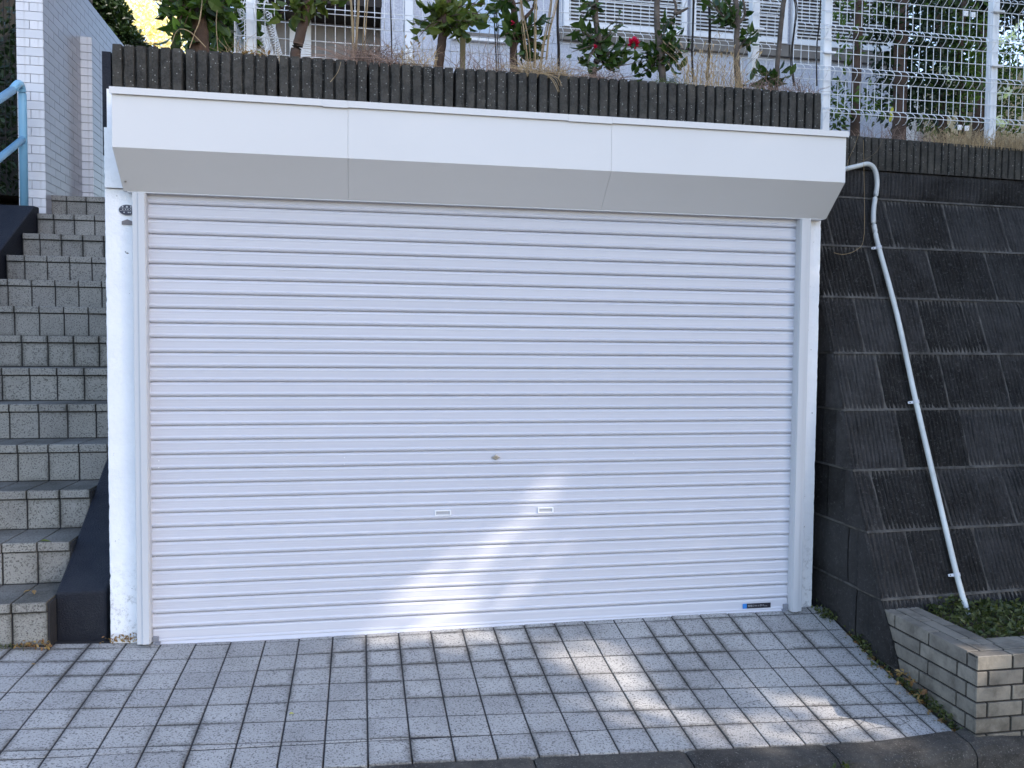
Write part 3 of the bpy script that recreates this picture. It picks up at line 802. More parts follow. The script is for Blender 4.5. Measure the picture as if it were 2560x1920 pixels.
# ------------------------------------------------------------------ planter
pl = empty('brick_planter', (2.9, -.9, 0), 'low planter box faced in tan brick tiles beside the kerb', 'planter')
X0, Y0, ZT, PB, CHP = 2.448, -1.112, .2, -.20, .0655
MB().box((X0+.008, Y0+.008, -.4), (X0+.190, -.45, ZT-.003)).box((X0+.1901, Y0+.008, -.4), (4.5, Y0+.190, ZT-.0032)).build('mortar', M['tan_joint'], pl)
for k in range(6):
    zt_ = ZT-k*CHP-(.0 if k == 0 else .0); zb_ = zt_-CHP+.009
    off = .048 if k % 2 else 0
    # side (x = X0) tiles
    y = Y0
    first_ = True
    e = [Y0, Y0+(.062 if k % 2 == 0 else .118)]
    while e[-1] < -.40: e.append(e[-1]+.236)
    for a, c_ in zip(e, e[1:]):
        MB().box((X0, a+.0+(.013 if a == Y0 else .005), zb_), (X0+.012, min(c_-.005, -.42), zt_-(.0001 if k else .0))).build('tile', M['tan'], pl, bevel=.0015)
    x = X0
    e = [X0, X0+(.164 if k % 2 == 0 else .052)]
    while e[-1] < 4.3: e.append(e[-1]+.167)
    for a, c_ in zip(e, e[1:]):
        MB().box((a+(.0 if a == X0 else .005), Y0, zb_), (c_-.005, Y0+.012, zt_)).build('tile', M['tan'], pl, bevel=.0015)
# top tiles: outer, middle, inner rows
def toprow(x0, y0, x1, y1, L, along, ph):
    s_ = 0; tot = (y1-y0) if along == 'y' else (x1-x0); s_ = -ph
    while s_ < tot:
        a = max(0, s_); c_ = min(tot, s_+L-.010)
        if c_-a > .01:
            z = R.uniform(0, .001)
            if along == 'y': bx = ((x0, y0+a, ZT-.008), (x1, y0+c_, ZT+.0012+z))
            else: bx = ((x0+a, y0, ZT-.008), (x0+c_, y1, ZT+.0012+z))
            MB().box(*bx).build('top_tile', M['tan'], pl, bevel=.0015)
        s_ += L
w3 = .0625
toprow(X0+.0, Y0+.0005, 4.4, Y0+.052, .167, 'x', .003)
toprow(X0+.0005, Y0+.062, X0+.054, -.43, .236, 'y', .0)
toprow(X0+.062, Y0+.062, 4.4, Y0+.122, .167, 'x', .05)
toprow(X0+.062, Y0+.128, X0+.122, -.43, .236, 'y', .16)
toprow(X0+.128, Y0+.128, 4.4, Y0+.188, .167, 'x', .1)
toprow(X0+.128, Y0+.194, X0+.188, -.43, .236, 'y', .06)
sheet('planter_soil', [X0+.19, 3, 3.6, 4.4], [Y0+.19, -.8, -.5, -.2], lambda x, y: .165, M['soil'])

# ------------------------------------------------------------------ foliage helpers
def rdir(up=.2):
    while True:
        v = Vector((R.uniform(-1, 1), R.uniform(-1, 1), R.uniform(-1, 1)))
        if .05 < v.length < 1: v.normalize(); v.z += up; return v.normalized()
def cloud(name, m, blobs, n, L, Wd, parent=None, droop=.0, flatten=1):
    """n leaves spread through ellipsoids (centre, radii, weight)"""
    b = MB(); tot = sum(q[2] for q in blobs)
    for c_, r_, wt in blobs:
        for _ in range(int(n*wt/tot)):
            d = rdir(0); rr = R.random()**.45
            p = Vector(c_)+Vector((d.x*r_[0], d.y*r_[1], d.z*r_[2]))*rr
            dd = (d*.6+rdir(0)*.8+Vector((0, 0, -droop))).normalized()
            s_ = R.uniform(.7, 1.25); b.leaf(p, dd, rdir(.8), L*s_, Wd*s_)
    o = b.build(name, m, parent); return tag(o, kind='stuff')
lm = {}
def leafmesh(kind, m, L, Wd):
    if kind not in lm:
        lm[kind] = []
        for _ in range(3):
            b = MB(); b.leaf((0, 0, 0), (0, 0, 1), (0, -1, .2), L*R.uniform(.9, 1.1), Wd*R.uniform(.85, 1.15), R.uniform(.1, .35)); lm[kind].append(b.build('leaf', m, mesh_only=True))
    return lm[kind]
def twig_leaves(parent, base, tip, n, kind, m, L, Wd, bark, spread=.035):
    base, tip = Vector(base), Vector(tip); mid = (base+tip)/2+rdir(0)*(tip-base).length*.12
    path = smoothpath([base, mid, tip], 4)
    MB().tube(path, [.004-.0025*i/(len(path)-1) for i in range(len(path))], 5).build('twig', bark, parent)
    ms = leafmesh(kind, m, L, Wd)
    for i in range(n):
        t = .25+.75*i/max(1, n-1); k_ = min(len(path)-1, int(t*(len(path)-1))); p = path[k_]
        ax = (tip-base).normalized(); d = (ax*.5+rdir(-.1)*1.0).normalized()
        q = d.to_track_quat('Z', 'Y'); q = q @ __import__('mathutils').Quaternion((0, 0, 1), R.uniform(-1.2, 1.2)+math.pi*0)
        inst('leaf', R.choice(ms), p+rdir(0)*spread*.3, parent, rot=q.to_euler(), sc=R.uniform(.7, 1.15))
def trunk(name, pts, rad, m, parent):
    P_ = smoothpath([Vector(p) for p in pts], 6); n = len(P_)
    P_ = [p+Vector((R.uniform(-1, 1), R.uniform(-1, 1), 0))*rad[0]*.06 for p in P_]
    return MB().tube(P_, [rad[0]+(rad[1]-rad[0])*i/(n-1) for i in range(n)], 12).build(name, m, parent, smooth=True)
def tree(name, Y, px, wpx, bark, twigs, kind, leafm, L, Wd, label, cat, group=None, forks=()):
    """px: trunk centreline pixels from base up"""
    P_ = [at(u, v, Y) for u, v in px]; D = (P_[0]-CP).dot(W); r0 = wpx[0]/F*D/2; r1 = wpx[1]/F*D/2
    b0 = Vector((P_[0].x, Y, 2.69)); t = empty(name, b0, label, cat, group)
    top = P_[-1]+(P_[-1]-P_[-2]).normalized()*.25
    trunk('trunk', [b0]+P_+[top], (r0, r1*.8), bark, t)
    for f_ in forks:
        Q = [at(u, v, Y+dy) for u, v, dy in f_]; trunk('branch', Q, (r1*.6, r1*.3), bark, t)
    tw = list(twigs)
    for (u0, v0, u1, v1, dy, n) in twigs: tw.append((u0, v0, u1+R.uniform(-22, 22), v1+R.uniform(-18, 14), dy+R.uniform(-.08, .08), max(3, n-3)))
    for (u0, v0, u1, v1, dy, n) in tw:
        twig_leaves(t, at(u0, v0, Y), at(u1, v1, Y+dy), n, kind, leafm, L, Wd, bark)
    return t
def fan(cu, cv, pts, n, dy=.1):
    return [(cu, cv, u, v, R.uniform(-dy, dy), n) for u, v in pts]

# ------------------------------------------------------------------ trees and plants over the garage
GRP = 'young trees in the bed above the garage'
tree('broadleaf_tree', .32, [(500, 122), (498, 75), (495, 25), (490, -20)], (54, 28), M['bark'],
     fan(492, 10, [(400, 5), (415, 40), (430, 70), (450, 60), (460, 30), (385, -20), (440, -10), (545, 20), (560, 50), (530, 70), (575, 10), (470, 95), (520, 0), (590, -15), (430, 95), (555, 85)], 8, .15),
     'round', M['leaf_right'], .085, .05, 'stout brown trunk with broad glossy leaves above the left end of the garage', 'tree', GRP)
tree('citrus_tree', .25, [(738, 142), (748, 100), (762, 40), (772, -10)], (27, 28), M['bark'],
     fan(768, 5, [(745, 25), (790, 20), (815, 5), (720, 50), (700, 20), (760, 35), (850, 18), (735, -10), (800, -15)], 5, .1),
     'citrus', M['leaf_citrus'], .075, .036, 'leaning brown trunk with few yellow green leaves, second trunk from the left', 'tree', GRP)
tree('citrus_tree', .2, [(1097, 167), (1103, 120), (1110, 60), (1118, 0)], (25, 24), M['bark'],
     fan(1112, 45, [(1060, 48), (1072, 20), (1090, 0), (1050, 80), (1140, 10), (1160, 40), (1180, 60), (1165, 85), (1200, 30), (1215, 10), (1100, 20), (1130, 40), (1150, 75), (1230, 45), (1190, 5), (1085, 60), (1175, 20)], 8, .14),
     'citrus', M['leaf_citrus'], .062, .032, 'citrus tree with green leaves and small fruit above the middle of the shutter box', 'tree', GRP)
tree('camellia_tree', .22, [(1285, 180), (1284, 120), (1290, 70), (1283, 20), (1275, -20)], (21, 17), M['bark'],
     fan(1290, 80, [(1245, 62), (1250, 35), (1262, 85), (1310, 70), (1320, 105), (1345, 90), (1350, 60), (1340, 110), (1270, 45), (1305, 100), (1355, 45)], 6, .1)
     + fan(1300, 140, [(1325, 150), (1350, 105), (1330, 125)], 5)+fan(1283, 10, [(1240, 0), (1335, -5), (1230, 20)], 5),
     'camellia', M['leaf_camellia'], .065, .034, 'dark trunked camellia with one pink bud left of the dry grass plumes', 'tree', GRP, forks=[[(1312, 45, 0), (1330, 25, .02), (1338, 0, .02)]])
tree('camellia_tree', .22, [(1481, 194), (1493, 150), (1500, 115), (1490, 50), (1490, -10)], (19, 14), M['bark_grey'],
     fan(1497, 110, [(1455, 85), (1450, 120), (1460, 65), (1475, 70), (1520, 70), (1545, 55), (1515, 105), (1450, 145), (1470, 160), (1455, 100)], 6, .1)
     + fan(1500, 150, [(1540, 115), (1565, 125), (1580, 112), (1530, 175), (1560, 150), (1515, 165), (1575, 145), (1545, 140)], 6)+fan(1489, 10, [(1462, 10), (1470, 35), (1455, 25)], 5),
     'camellia', M['leaf_camellia'], .05, .026, 'thin crooked camellia carrying the open crimson flower', 'tree', GRP)
tree('camellia_tree', .25, [(1657, 205), (1652, 150), (1645, 90), (1642, 40), (1643, -10)], (19, 16), M['bark_grey'],
     fan(1660, 130, [(1600, 130), (1595, 160), (1615, 115), (1685, 60), (1670, 50), (1690, 85), (1700, 130), (1690, 155), (1625, 175), (1605, 180), (1640, 130), (1715, 125), (1675, 100), (1680, 165)], 7, .1),
     'camellia', M['leaf_camellia'], .052, .024, 'straight grey trunk with bushy leaves at its foot right of the crimson flower', 'tree', GRP, forks=[[(1676, 65, .03), (1690, 20, .03), (1682, -5, .03)], [(1690, 35, .03), (1720, 20, .05)]])
tree('camellia_tree', .25, [(1845, 217), (1842, 150), (1842, 90), (1843, 55), (1838, -10)], (16, 15), M['bark_grey'],
     fan(1838, 60, [(1760, 10), (1775, 25), (1790, 40), (1800, 15), (1815, 30), (1780, 0), (1825, 10), (1860, 20)], 6, .08),
     'camellia', M['leaf_dark'], .055, .02, 'forked grey trunk with dark drooping leaves near the right end of the parapet', 'tree', GRP, forks=[[(1844, 62, 0), (1862, 35, .02), (1856, -10, .03)], [(1840, 62, 0), (1822, 45, 0)]])
tree('camellia_tree', .27, [(1941, 216), (1944, 150), (1950, 90), (1957, 20), (1962, -10)], (11, 15), M['bark_grey'],
     fan(1943, 200, [(1885, 170), (1900, 190), (1920, 195), (1970, 190), (1895, 205), (1915, 175)], 6, .06)+fan(1850, 120, [(1895, 75), (1880, 100), (1870, 85)], 5),
     'camellia', M['leaf_camellia'], .045, .02, 'slender leaning grey trunk beside the right end of the parapet', 'tree', GRP)
# flowers
def flower(u, v, Y, r, label, m=M['petal'], n=26, cat='flower'):
    c_ = at(u, v, Y); t = empty('flower', c_, label, cat)
    pm = MB()
    b = MB(); b.leaf((0, 0, 0), (0, 0, 1), (0, -1, 0), r, r*.8, .35); me = b.build('petal', m, mesh_only=True)
    for i in range(n):
        ph = i*2.4; k_ = (i+.5)/n; th = k_*1.5
        d = Vector((math.sin(th)*math.cos(ph), -math.cos(th), math.sin(th)*math.sin(ph)))
        o = inst('petal', me, c_+Vector((0, .004, 0)), t, rot=d.to_track_quat('Z', 'Y').to_euler(), sc=.75+.4*k_)
    return t
flower(1585, 107, .18, .034, 'open crimson camellia flower in front of the white louvres')
flower(1281, 57, .18, .015, 'small pink camellia bud on the dark trunked tree', n=9, cat='flower bud')
flower(1488, 116, .18, .014, 'small pink bud on the thin crooked camellia', n=9, cat='flower bud')
# fruits
for (u, v, lb) in ((1141, 79, 'green citrus fruit on the left of the hanging pair'), (1158, 84, 'green citrus fruit on the right of the hanging pair')):
    p = at(u, v, .14); bm = bmesh.new(); bmesh.ops.create_icosphere(bm, subdivisions=2, radius=.018); me = bpy.data.meshes.new('fruit'); bm.to_mesh(me); bm.free()
    me.materials.append(M['leaf_citrus']); me.shade_smooth(); o = bpy.data.objects.new('citrus_fruit', me); COL.objects.link(o); o.location = p; tag(o, lb, 'fruit', 'citrus fruits')

# dry grasses
def grass(name, Y, u0, u1, vb, n, hmin, hmax, m, label, lean=.3, wob=.2, th=.0013, plume=0, cat='dry grass', zb=2.785):
    b = MB(); pa_, pb2 = at(u0, vb, Y), at(u1, vb, Y)
    for _ in range(n):
        x_ = R.uniform(pa_.x, pb2.x); y_ = Y+R.uniform(-.08, .08); hgt = R.uniform(hmin, hmax)
        dx = R.gauss(0, lean)*hgt; dy = R.gauss(0, lean*.5)*hgt; P_ = []
        for i in range(5):
            t = i/4; P_.append(Vector((x_+dx*t*t+R.gauss(0, .006)*wob*5*t, y_+dy*t*t, zb+hgt*t-abs(dx)*.4*t*t)))
        b.tube(P_, [th, th, th*.9, th*.7, th*.4], 3, cap=False)
        if plume and R.random() < plume:
            e = P_[-1]; b.leaf(e, (P_[-1]-P_[-2]), rdir(), R.uniform(.02, .035), .009)
    return tag(b.build(name, m), label, cat, kind='stuff')
grass('dry_grass', .12, 850, 1000, 140, 480, .02, .17, M['dry2'], 'reddish dry grass tangle left of the citrus tree', 1.0, .5)
grass('dry_grass', .12, 1290, 1420, 170, 520, .02, .14, M['dry'], 'straw coloured dry grass heap right of the bud', 1.0, .5)
grass('dry_grass', .12, 1420, 1560, 185, 220, .02, .13, M['dry2'], 'sparse reddish weeds under the crimson flower', 1.0, .5)
grass('dry_grass', .15, 1640, 1700, 190, 160, .03, .10, M['leaf_citrus'], 'yellow green grass tuft at the foot of a grey trunk', .7, .3)
grass('dry_grass', .15, 1700, 1850, 200, 190, .05, .28, M['dry'], 'dry seed heads between the grey trunks on the parapet', .3, .4, plume=.5)
grass('dry_grass', .15, 560, 700, 120, 70, .03, .14, M['dry'], 'dry stems by the left fence corner', .6, .4)
grass('dry_grass', .15, 1000, 1090, 140, 100, .04, .18, M['dry'], 'thin dry stalks left of the citrus trunk', .4, .4, plume=.3)
grass('dry_grass', .15, 1130, 1290, 150, 130, .04, .20, M['dry2'], 'thin dark stalks under the house window', .4, .5)
grass('dry_grass', .15, 1850, 2030, 200, 240, .03, .16, M['dry2'], 'brown twiggy weeds on the right end of the parapet', .6, .5)
grass('dry_grass', .46, 2330, 2620, 330, 900, .05, .15, M['dry'], 'golden dry grass along the foot of the right fence', .5, .3, zb=2.66)
grass('dry_grass', .46, 2150, 2330, 330, 120, .05, .16, M['dry2'], 'sparse dry stalks under the fence behind the pipe', .5, .3, zb=2.66)
# tall stalk bundles and vines
def strands(name, Y, lines, r, m, label, n=1, jit=2.0, cat='dry grass', kind=None):
    b = MB()
    for ln in lines:
        for _ in range(n):
            o_ = R.uniform(-jit, jit); P_ = [at(u+o_+R.uniform(-1, 1), v, Y+R.uniform(-.02, .02)) for u, v in ln]
            b.tube(smoothpath(P_, 4), r*R.uniform(.6, 1.2), 4, cap=False)
    return tag(b.build(name, m), label, cat, kind=kind)
strands('dry_stalks', .15, [[(888, 148), (892, 100), (896, 40), (898, -20)], [(908, 140), (910, 80), (915, 20), (918, -20)], [(884, 145), (882, 60), (879, 20), (876, -15)]], .0026, M['dry'], 'bundle of tall straw coloured stalks left of the house corner', 4, 3, kind='stuff')
strands('dry_stalks', .15, [[(1321, 172), (1318, 150), (1310, 90), (1303, 30), (1298, -20)], [(1352, 172), (1360, 110), (1370, 60), (1378, 10), (1380, -20)], [(1335, 170), (1336, 130), (1337, 60), (1338, -20)], [(1365, 150), (1372, 80), (1385, 30), (1394, -20)], [(1326, 172), (1322, 110), (1308, 40), (1300, -20)]], .0024, M['dry'], 'leaning straw stalks between the two camellias', 4, 4, kind='stuff')
strands('climbing_vine', .36, [[(1396, 180), (1397, 120), (1394, 60), (1395, -20)]], .004, M['vine'], 'black twisted vine stem climbing the wire fence', 3, 2, cat='vine')
strands('climbing_vine', .36, [[(980, 145), (979, 90), (978, 30), (976, -20)]], .0028, M['vine'], 'thin black vine beside the house corner post', 3, 2, cat='vine')
strands('climbing_vine', .36, [[(1735, 205), (1731, 140), (1732, 80), (1735, -20)], [(1768, 200), (1773, 120), (1775, 40), (1770, -20)]], .0028, M['vine'], 'twining brown stems on the fence before the right louvres', 4, 3, cat='vine')
strands('climbing_vine', .60, [[(1985, 215), (1978, 150), (1984, 80), (1990, 20), (1980, -20)], [(2040, 215), (2040, 120), (2046, 60), (2050, -10)]], .003, M['vine'], 'brown vine wound along the end of the right fence panel', 4, 4, cat='vine')
strands('climbing_vine', .36, [[(1242, 178), (1240, 120), (1237, 60), (1235, -20)], [(1250, 175), (1246, 100), (1242, 30)]], .0018, M['vine'], 'thin dark vine before the house window', 3, 3, cat='vine')
strands('hanging_tendril', -.02, [[(2148, 335), (2135, 370), (2122, 400), (2120, 430)], [(2205, 350), (2190, 380), (2160, 400), (2140, 410)], [(2158, 350), (2160, 440), (2162, 520), (2158, 600), (2140, 625), (2110, 636), (2085, 632)]], .0011, M['dry'], 'long thin dry tendril hanging by the shutter box right end', 1, 1, cat='tendril')
strands('hanging_tendril', -.02, [[(827, 205), (845, 180), (853, 155)]], .0009, M['dry'], 'short dry stem drooping over the ribbed parapet', 2, 2, cat='tendril')
strands('hanging_tendril', -.02, [[(1365, 185), (1385, 200), (1400, 230)], [(1365, 185), (1392, 195), (1402, 215)]], .001, M['dry'], 'frayed straw wisp hanging over the parapet middle', 4, 5, cat='tendril')
strands('dry_stalks', .1, [[(475, 120), (488, 80), (500, 50), (508, -10)], [(430, 110), (445, 75), (475, 80), (515, 118)], [(545, 128), (540, 60), (543, 25)]], .0016, M['dry'], 'thin arching dry stems before the stout trunk', 2, 1)
tag(MB().box(tuple(at(1151, 170, .3)-Vector((0, 0, .05))), tuple(at(1164, 92, .3)+Vector((0, .03, 0)))).build('wooden_stake', M['stake']), 'short weathered stake standing before the window', 'stake')
# leaf litter on the parapet
b = MB(); pc_ = at(645, 128, .1)
for _ in range(70): b.leaf((pc_.x+R.gauss(0, .035), .1+R.gauss(0, .03), 2.80+R.uniform(-.005, .012)), rdir(), rdir(1), .025, .014)
tag(b.build('leaf_litter', M['leaf_dry']), 'heap of brown fallen leaves on the parapet below the fence corner', 'dead leaves', kind='stuff')

# ------------------------------------------------------------------ wire mesh fences
def fence(name, X0_, X1_, Y, z0, z1, pitch, posts, label, end='', along='x', bends=(3.635, 3.385, 3.135, 2.885), singles=(3.51, 3.26, 3.01)):
    t = empty(name, ((X0_+X1_)/2 if along == 'x' else X0_, Y, 2.7), label, 'wire fence')
    rr = .0021
    def pt(s_, z, d): return Vector((s_, Y-d, z)) if along == 'x' else Vector((X0_+d, Y+s_, z))
    bn = [q for q in bends if z0-.01 < q < z1+.05]; path = []
    zz = [z0]; 
    path = [(z0, 0)]
    for q in sorted(bn):
        path += [(q-.042, 0), (q-.034, .020), (q-.016, .042), (q, .047), (q+.016, .042), (q+.034, .020), (q+.042, 0)]
    path.append((z1, 0)); path = [p for p in path if z0 <= p[0] <= z1]
    L = (X1_-X0_) if along == 'x' else X1_; n = int(L/pitch)
    b = MB(); b.tube([pt(0, z, d) for z, d in path], rr, 5, cap=False); me = b.build('vertical_wire', M['mesh'], mesh_only=True)
    for i in range(n+1):
        s_ = (X0_+i*pitch) if along == 'x' else i*pitch
        inst('vertical_wire', me, t.location+(Vector((s_, 0, 0)) if along == 'x' else Vector((0, s_, 0)))-t.location*0-t.location+t.location*1, t)
    # correct local placement: mesh is in world coords for s=0
    for k_, o in enumerate([c_ for c_ in t.children]):
        s_ = (X0_+k_*pitch) if along == 'x' else k_*pitch
        o.location = (Vector((s_, 0, 0)) if along == 'x' else Vector((0, s_, 0)))-t.location
    for q in bn:
        for dz, d in ((-.042, .003), (.0, .050), (.042, .003)):
            if z0-.001 <= q+dz <= z1+.001:
                a, c_ = (pt(X0_, q+dz, d), pt(X1_, q+dz, d)) if along == 'x' else (pt(0, q+dz, d), pt(X1_, q+dz, d))
                MB().tube([a, c_], rr*1.15, 5).build('horizontal_wire', M['mesh'], t)
    for q in singles:
        if z0 < q < z1:
            a, c_ = (pt(X0_, q, .003), pt(X1_, q, .003)) if along == 'x' else (pt(0, q, .003), pt(X1_, q, .003))
            MB().tube([a, c_], rr*1.15, 5).build('horizontal_wire', M['mesh'], t)
    for p in posts:
        x_, zt_ = p
        o = MB().box((x_-.024, Y+.012, 2.5), (x_+.024, Y+.062, zt_)).build('post', M['mesh'], t, bevel=.004)
        for zc2 in (3.26, 3.60):
            if zc2 < zt_: reparent(MB().box((x_-.04, Y-.012, zc2-.006), (x_+.04, Y+.0118, zc2+.006)).build('clamp', M['mesh']), o)
        o.parent = t; o.matrix_parent_inverse = Matrix.Translation(-t.location)
    return t
fence('wire_fence', -.655, 2.31, .42, 2.72, 3.67, .05, [(-.577, 3.75), (2.185, 3.75)], 'white wire mesh fence behind the young trees over the garage')
fence('wire_fence', -.655, 2.4, .45, 2.72, 3.67, .05, [], 'white wire mesh side panel running back from the left fence corner', along='y')
fR = fence('wire_fence', 2.555, 5.6, .68, 2.849, 3.671, .05, [(2.79, 3.74), (3.955, 3.70), (5.12, 3.72)], 'white wire mesh fence on the retaining wall at the right')
for (u, v) in ((2415, 34), (2433, 37), (2399, 319), (2417, 321)):
    p = at(u, v, .64); o = MB().box((p.x-.014, .636, p.z-.016), (p.x+.014, .644, p.z+.016)).tube([(p.x, .636, p.z), (p.x, .632, p.z)], .003, 8).build('joining_plate', M['white_plastic'], fR, bevel=.001)

# ------------------------------------------------------------------ house behind
hs = empty('house', (2.5, 3.5, 2.7), 'pale lavender stucco house with white louvred shutters behind the fence', 'house')
HY = 3.5
MB().box((.44, HY, 2.4), (5.2, 8.5, 6.6)).build('wall', M['stucco'], hs)
MB().box((-1.0, HY+.45, 2.4), (.30, 8.4, 6.55)).build('recessed_wall', M['house_grey'], hs)
MB().box((-1.1, HY-.02, 4.42), (.16, HY+.449, 4.75)).build('porch_ceiling', M['house_brown'], hs)
MB().box((.155, HY-.02, 2.4), (.36, HY+1.2, 6.4)).build('corner_pier', M['stucco'], hs)
MB().box((.362, HY-.035, 2.4), (.432, HY+.1, 6.4)).build('corner_trim', M['house_white'], hs)
MB().box((-1.0, HY+.0, 2.4), (-.91, HY+.12, 4.42)).build('porch_post', M['house_white'], hs)
MB().box((-.66, HY+.40, 2.4), (-.47, HY+.449, 4.42)).build('door_frame', M['house_white'], hs)
MB().box((-.36, HY+.43, 3.0), (.10, HY+.448, 4.22)).build('door', M['house_grey'], hs)
MB().box((-.40, HY+.42, 3.9), (-.35, HY+.447, 4.06)).build('intercom', M['dark'], hs)
MB().box((-1.3, HY-.3, 6.6), (5.6, 8.9, 6.8)).build('roof', M['roof'], hs)
# casement window
wn = MB()
for a, c_ in (((.78, 4.19), (1.33, 4.225)), ((.78, 4.226), (.83, 5.0)), ((1.275, 4.226), (1.33, 5.0)), ((.78, 5.001), (1.33, 5.05))): wn.box((a[0], HY-.045, a[1]), (c_[0], HY-.003, c_[1]))
win = wn.build('window', M['house_white'], hs, bevel=.003)
reparent(MB().box((.831, HY-.02, 4.265), (1.274, HY-.004, 5.0)).build('pane', M['glass']), win)
reparent(MB().box((.831, HY-.03, 4.226), (1.274, HY-.004, 4.264)).build('sill', M['sill']), win)
# louvred shutters
for a, c_ in ((1.80, 2.985), (3.025, 4.005), (4.055, 5.12)):
    fz = 4.375
    w_ = MB(); 
    for q in (((a, fz), (c_, fz+.045)), ((a, fz+.0451), (a+.05, 5.6)), ((c_-.05, fz+.0451), (c_, 5.6)), ((a, 5.601), (c_, 5.65))): w_.box((q[0][0], HY-.06, q[0][1]), (q[1][0], HY-.004, q[1][1]))
    sh = w_.build('louvred_shutter', M['house_white'], hs, bevel=.003)
    slm2 = MB().prism([(0, -.048, 0), (0, -.044, .0), (0, -.012, .026), (0, -.016, .028)], (c_-a-.102, 0, 0)).build('louvre_slat', M['house_white'], mesh_only=True)
    z = fz+.05
    while z < 5.57:
        o = bpy.data.objects.new('louvre_slat', slm2); COL.objects.link(o); o.parent = sh; o.location = (a+.051, HY, z); z += .0325
    reparent(MB().box((a+.05, HY-.010, fz+.0452), (c_-.05, HY-.005, 5.6)).build('back_board', M['sill']), sh)
    MB().box((a-.03, HY-.05, 4.26), (c_+.03, HY-.004, fz-.001)).build('sill', M['sill'], hs)

# ------------------------------------------------------------------ vegetation at the right
def bush(name, label, cat, tr, blobs, n, m, L, Wd, tr_m=M['bark'], group=None):
    base = Vector(tr[0]); t = empty(name, base, label, cat, group)
    for seg in tr[1]: trunk('trunk', seg[0], seg[1], tr_m, t)
    cloud('foliage', m, blobs, n, L, Wd, t); return t
G2 = 'trees behind the right fence'
p = at(2137, 340, 1.2)
bush('slender_tree', 'slim brown trunk with sparse leaves just right of the fence post', 'tree', ((p.x, 1.2, 2.7), [([(p.x, 1.2, 2.6), at(2141, 200, 1.2), at(2148, 0, 1.2), at(2150, -60, 1.2)], (.032, .03))]),
     [(at(2100, 250, 1.15), (.14, .12, .16), 2), (at(2080, 290, 1.1), (.12, .1, .12), 1.5), (at(2180, 260, 1.2), (.12, .12, .12), 1.5), (at(2120, 110, 1.2), (.13, .1, .10), 1), (at(2110, 20, 1.2), (.16, .1, .09), 1.5), (at(2190, 20, 1.2), (.16, .1, .08), 1)], 420, M['leaf_right'], .055, .022, group=G2)
p = at(2248, 345, 1.6)
bush('evergreen_tree', 'thick brown trunk with dark dense leaves in the middle of the right fence', 'tree', ((p.x, 1.6, 2.7), [([(p.x, 1.6, 2.6), at(2250, 200, 1.6), at(2255, 0, 1.6), at(2256, -60, 1.6)], (.05, .045))]),
     [(at(2250, 180, 1.7), (.22, .2, .42), 3), (at(2310, 190, 1.7), (.22, .2, .40), 3), (at(2210, 60, 1.6), (.15, .15, .2), 1), (at(2300, 60, 1.7), (.25, .2, .3), 2)], 1500, M['leaf_dark'], .06, .028, group=G2)
p = at(2360, 345, 1.9)
bush('evergreen_tree', 'dark leafy shrub left of the fence joining plates', 'tree', ((p.x, 1.9, 2.7), [([(p.x, 1.9, 2.6), at(2355, 200, 1.9), at(2350, 20, 1.9)], (.04, .03)), ([at(2405, 345, 1.9), at(2400, 150, 1.9), at(2410, 0, 1.9)], (.03, .02))]),
     [(at(2360, 230, 1.9), (.25, .25, .4), 3), (at(2400, 160, 2.0), (.28, .25, .35), 3), (at(2380, 60, 2.0), (.35, .3, .25), 2)], 2100, M['leaf_right'], .055, .024, group=G2)
p = at(2460, 345, 2.2)
bush('evergreen_tree', 'tall dark tree whose crown fills the top right corner', 'tree', ((p.x, 2.3, 2.7), [([(p.x, 2.3, 2.6), at(2450, 150, 2.3), at(2470, -40, 2.3)], (.04, .03)), ([at(2430, 30, 2.2), at(2455, -30, 2.2)], (.02, .015))]),
     [(at(2480, 5, 2.3), (.7, .4, .2), 4), (at(2380, -10, 2.3), (.4, .3, .18), 2), (at(2540, -30, 2.3), (.5, .3, .25), 2)], 2600, M['leaf_dark'], .07, .03, group=G2)
p = at(2450, 345, 3.9)
wf = bush('glint_shrub', 'sunlit shrub with sun glints painted as white petals near the right fence post', 'shrub', ((p.x, 3.7, 2.7), [([(p.x, 3.7, 2.6), at(2450, 200, 3.7), at(2460, 100, 3.7)], (.03, .02))]),
     [(at(2440, 160, 3.7), (.3, .25, .45), 2), (at(2500, 220, 3.7), (.35, .25, .45), 2.5), (at(2540, 130, 3.7), (.3, .25, .3), 1.5), (at(2520, 290, 3.6), (.3, .2, .25), 1)], 1500, M['leaf_right'], .06, .026, group=G2)
b = MB()
for (u, v, r_, k_) in ((2362, 178, .045, 14), (2430, 130, .03, 9), (2455, 155, .03, 8), (2475, 230, .05, 12), (2515, 235, .06, 14), (2500, 105, .05, 12), (2530, 90, .05, 10), (2490, 300, .06, 14), (2510, 310, .05, 10), (2440, 215, .03, 8), (2375, 205, .03, 6), (2545, 60, .06, 8), (2292, 98, .02, 5), (2436, 255, .03, 6)):
    c_ = at(u, v, 3.4 if u > 2400 else 1.6)
    for _ in range(k_): b.leaf(c_+rdir(0)*r_*R.random(), rdir(), rdir(), r_*.9, r_*.7)
put(tag(b.build('glint_petals', M['glint_petal']), kind='stuff'), wf)  # white petals stand in for sun glints on the foliage
b = MB(); c_ = at(2226, 282, .9)
for k_ in range(4): b.leaf(c_+Vector((R.uniform(-.01, .01), 0, -.012*k_+.01)), (R.uniform(-.6, .6), 0, -1 if k_ % 2 else .6), (0, -1, 0), .035, .024)
tag(b.build('yellow_leaf', M['leaf_yellow']), 'bright yellow leaf caught behind the right fence', 'leaf')
tag(MB().box((5.25, 4.3, 2.5), (6.6, 4.5, 4.35)).build('garden_wall', M['house_white']), 'pale fence boards seen between the right hand shrubs', 'wall')
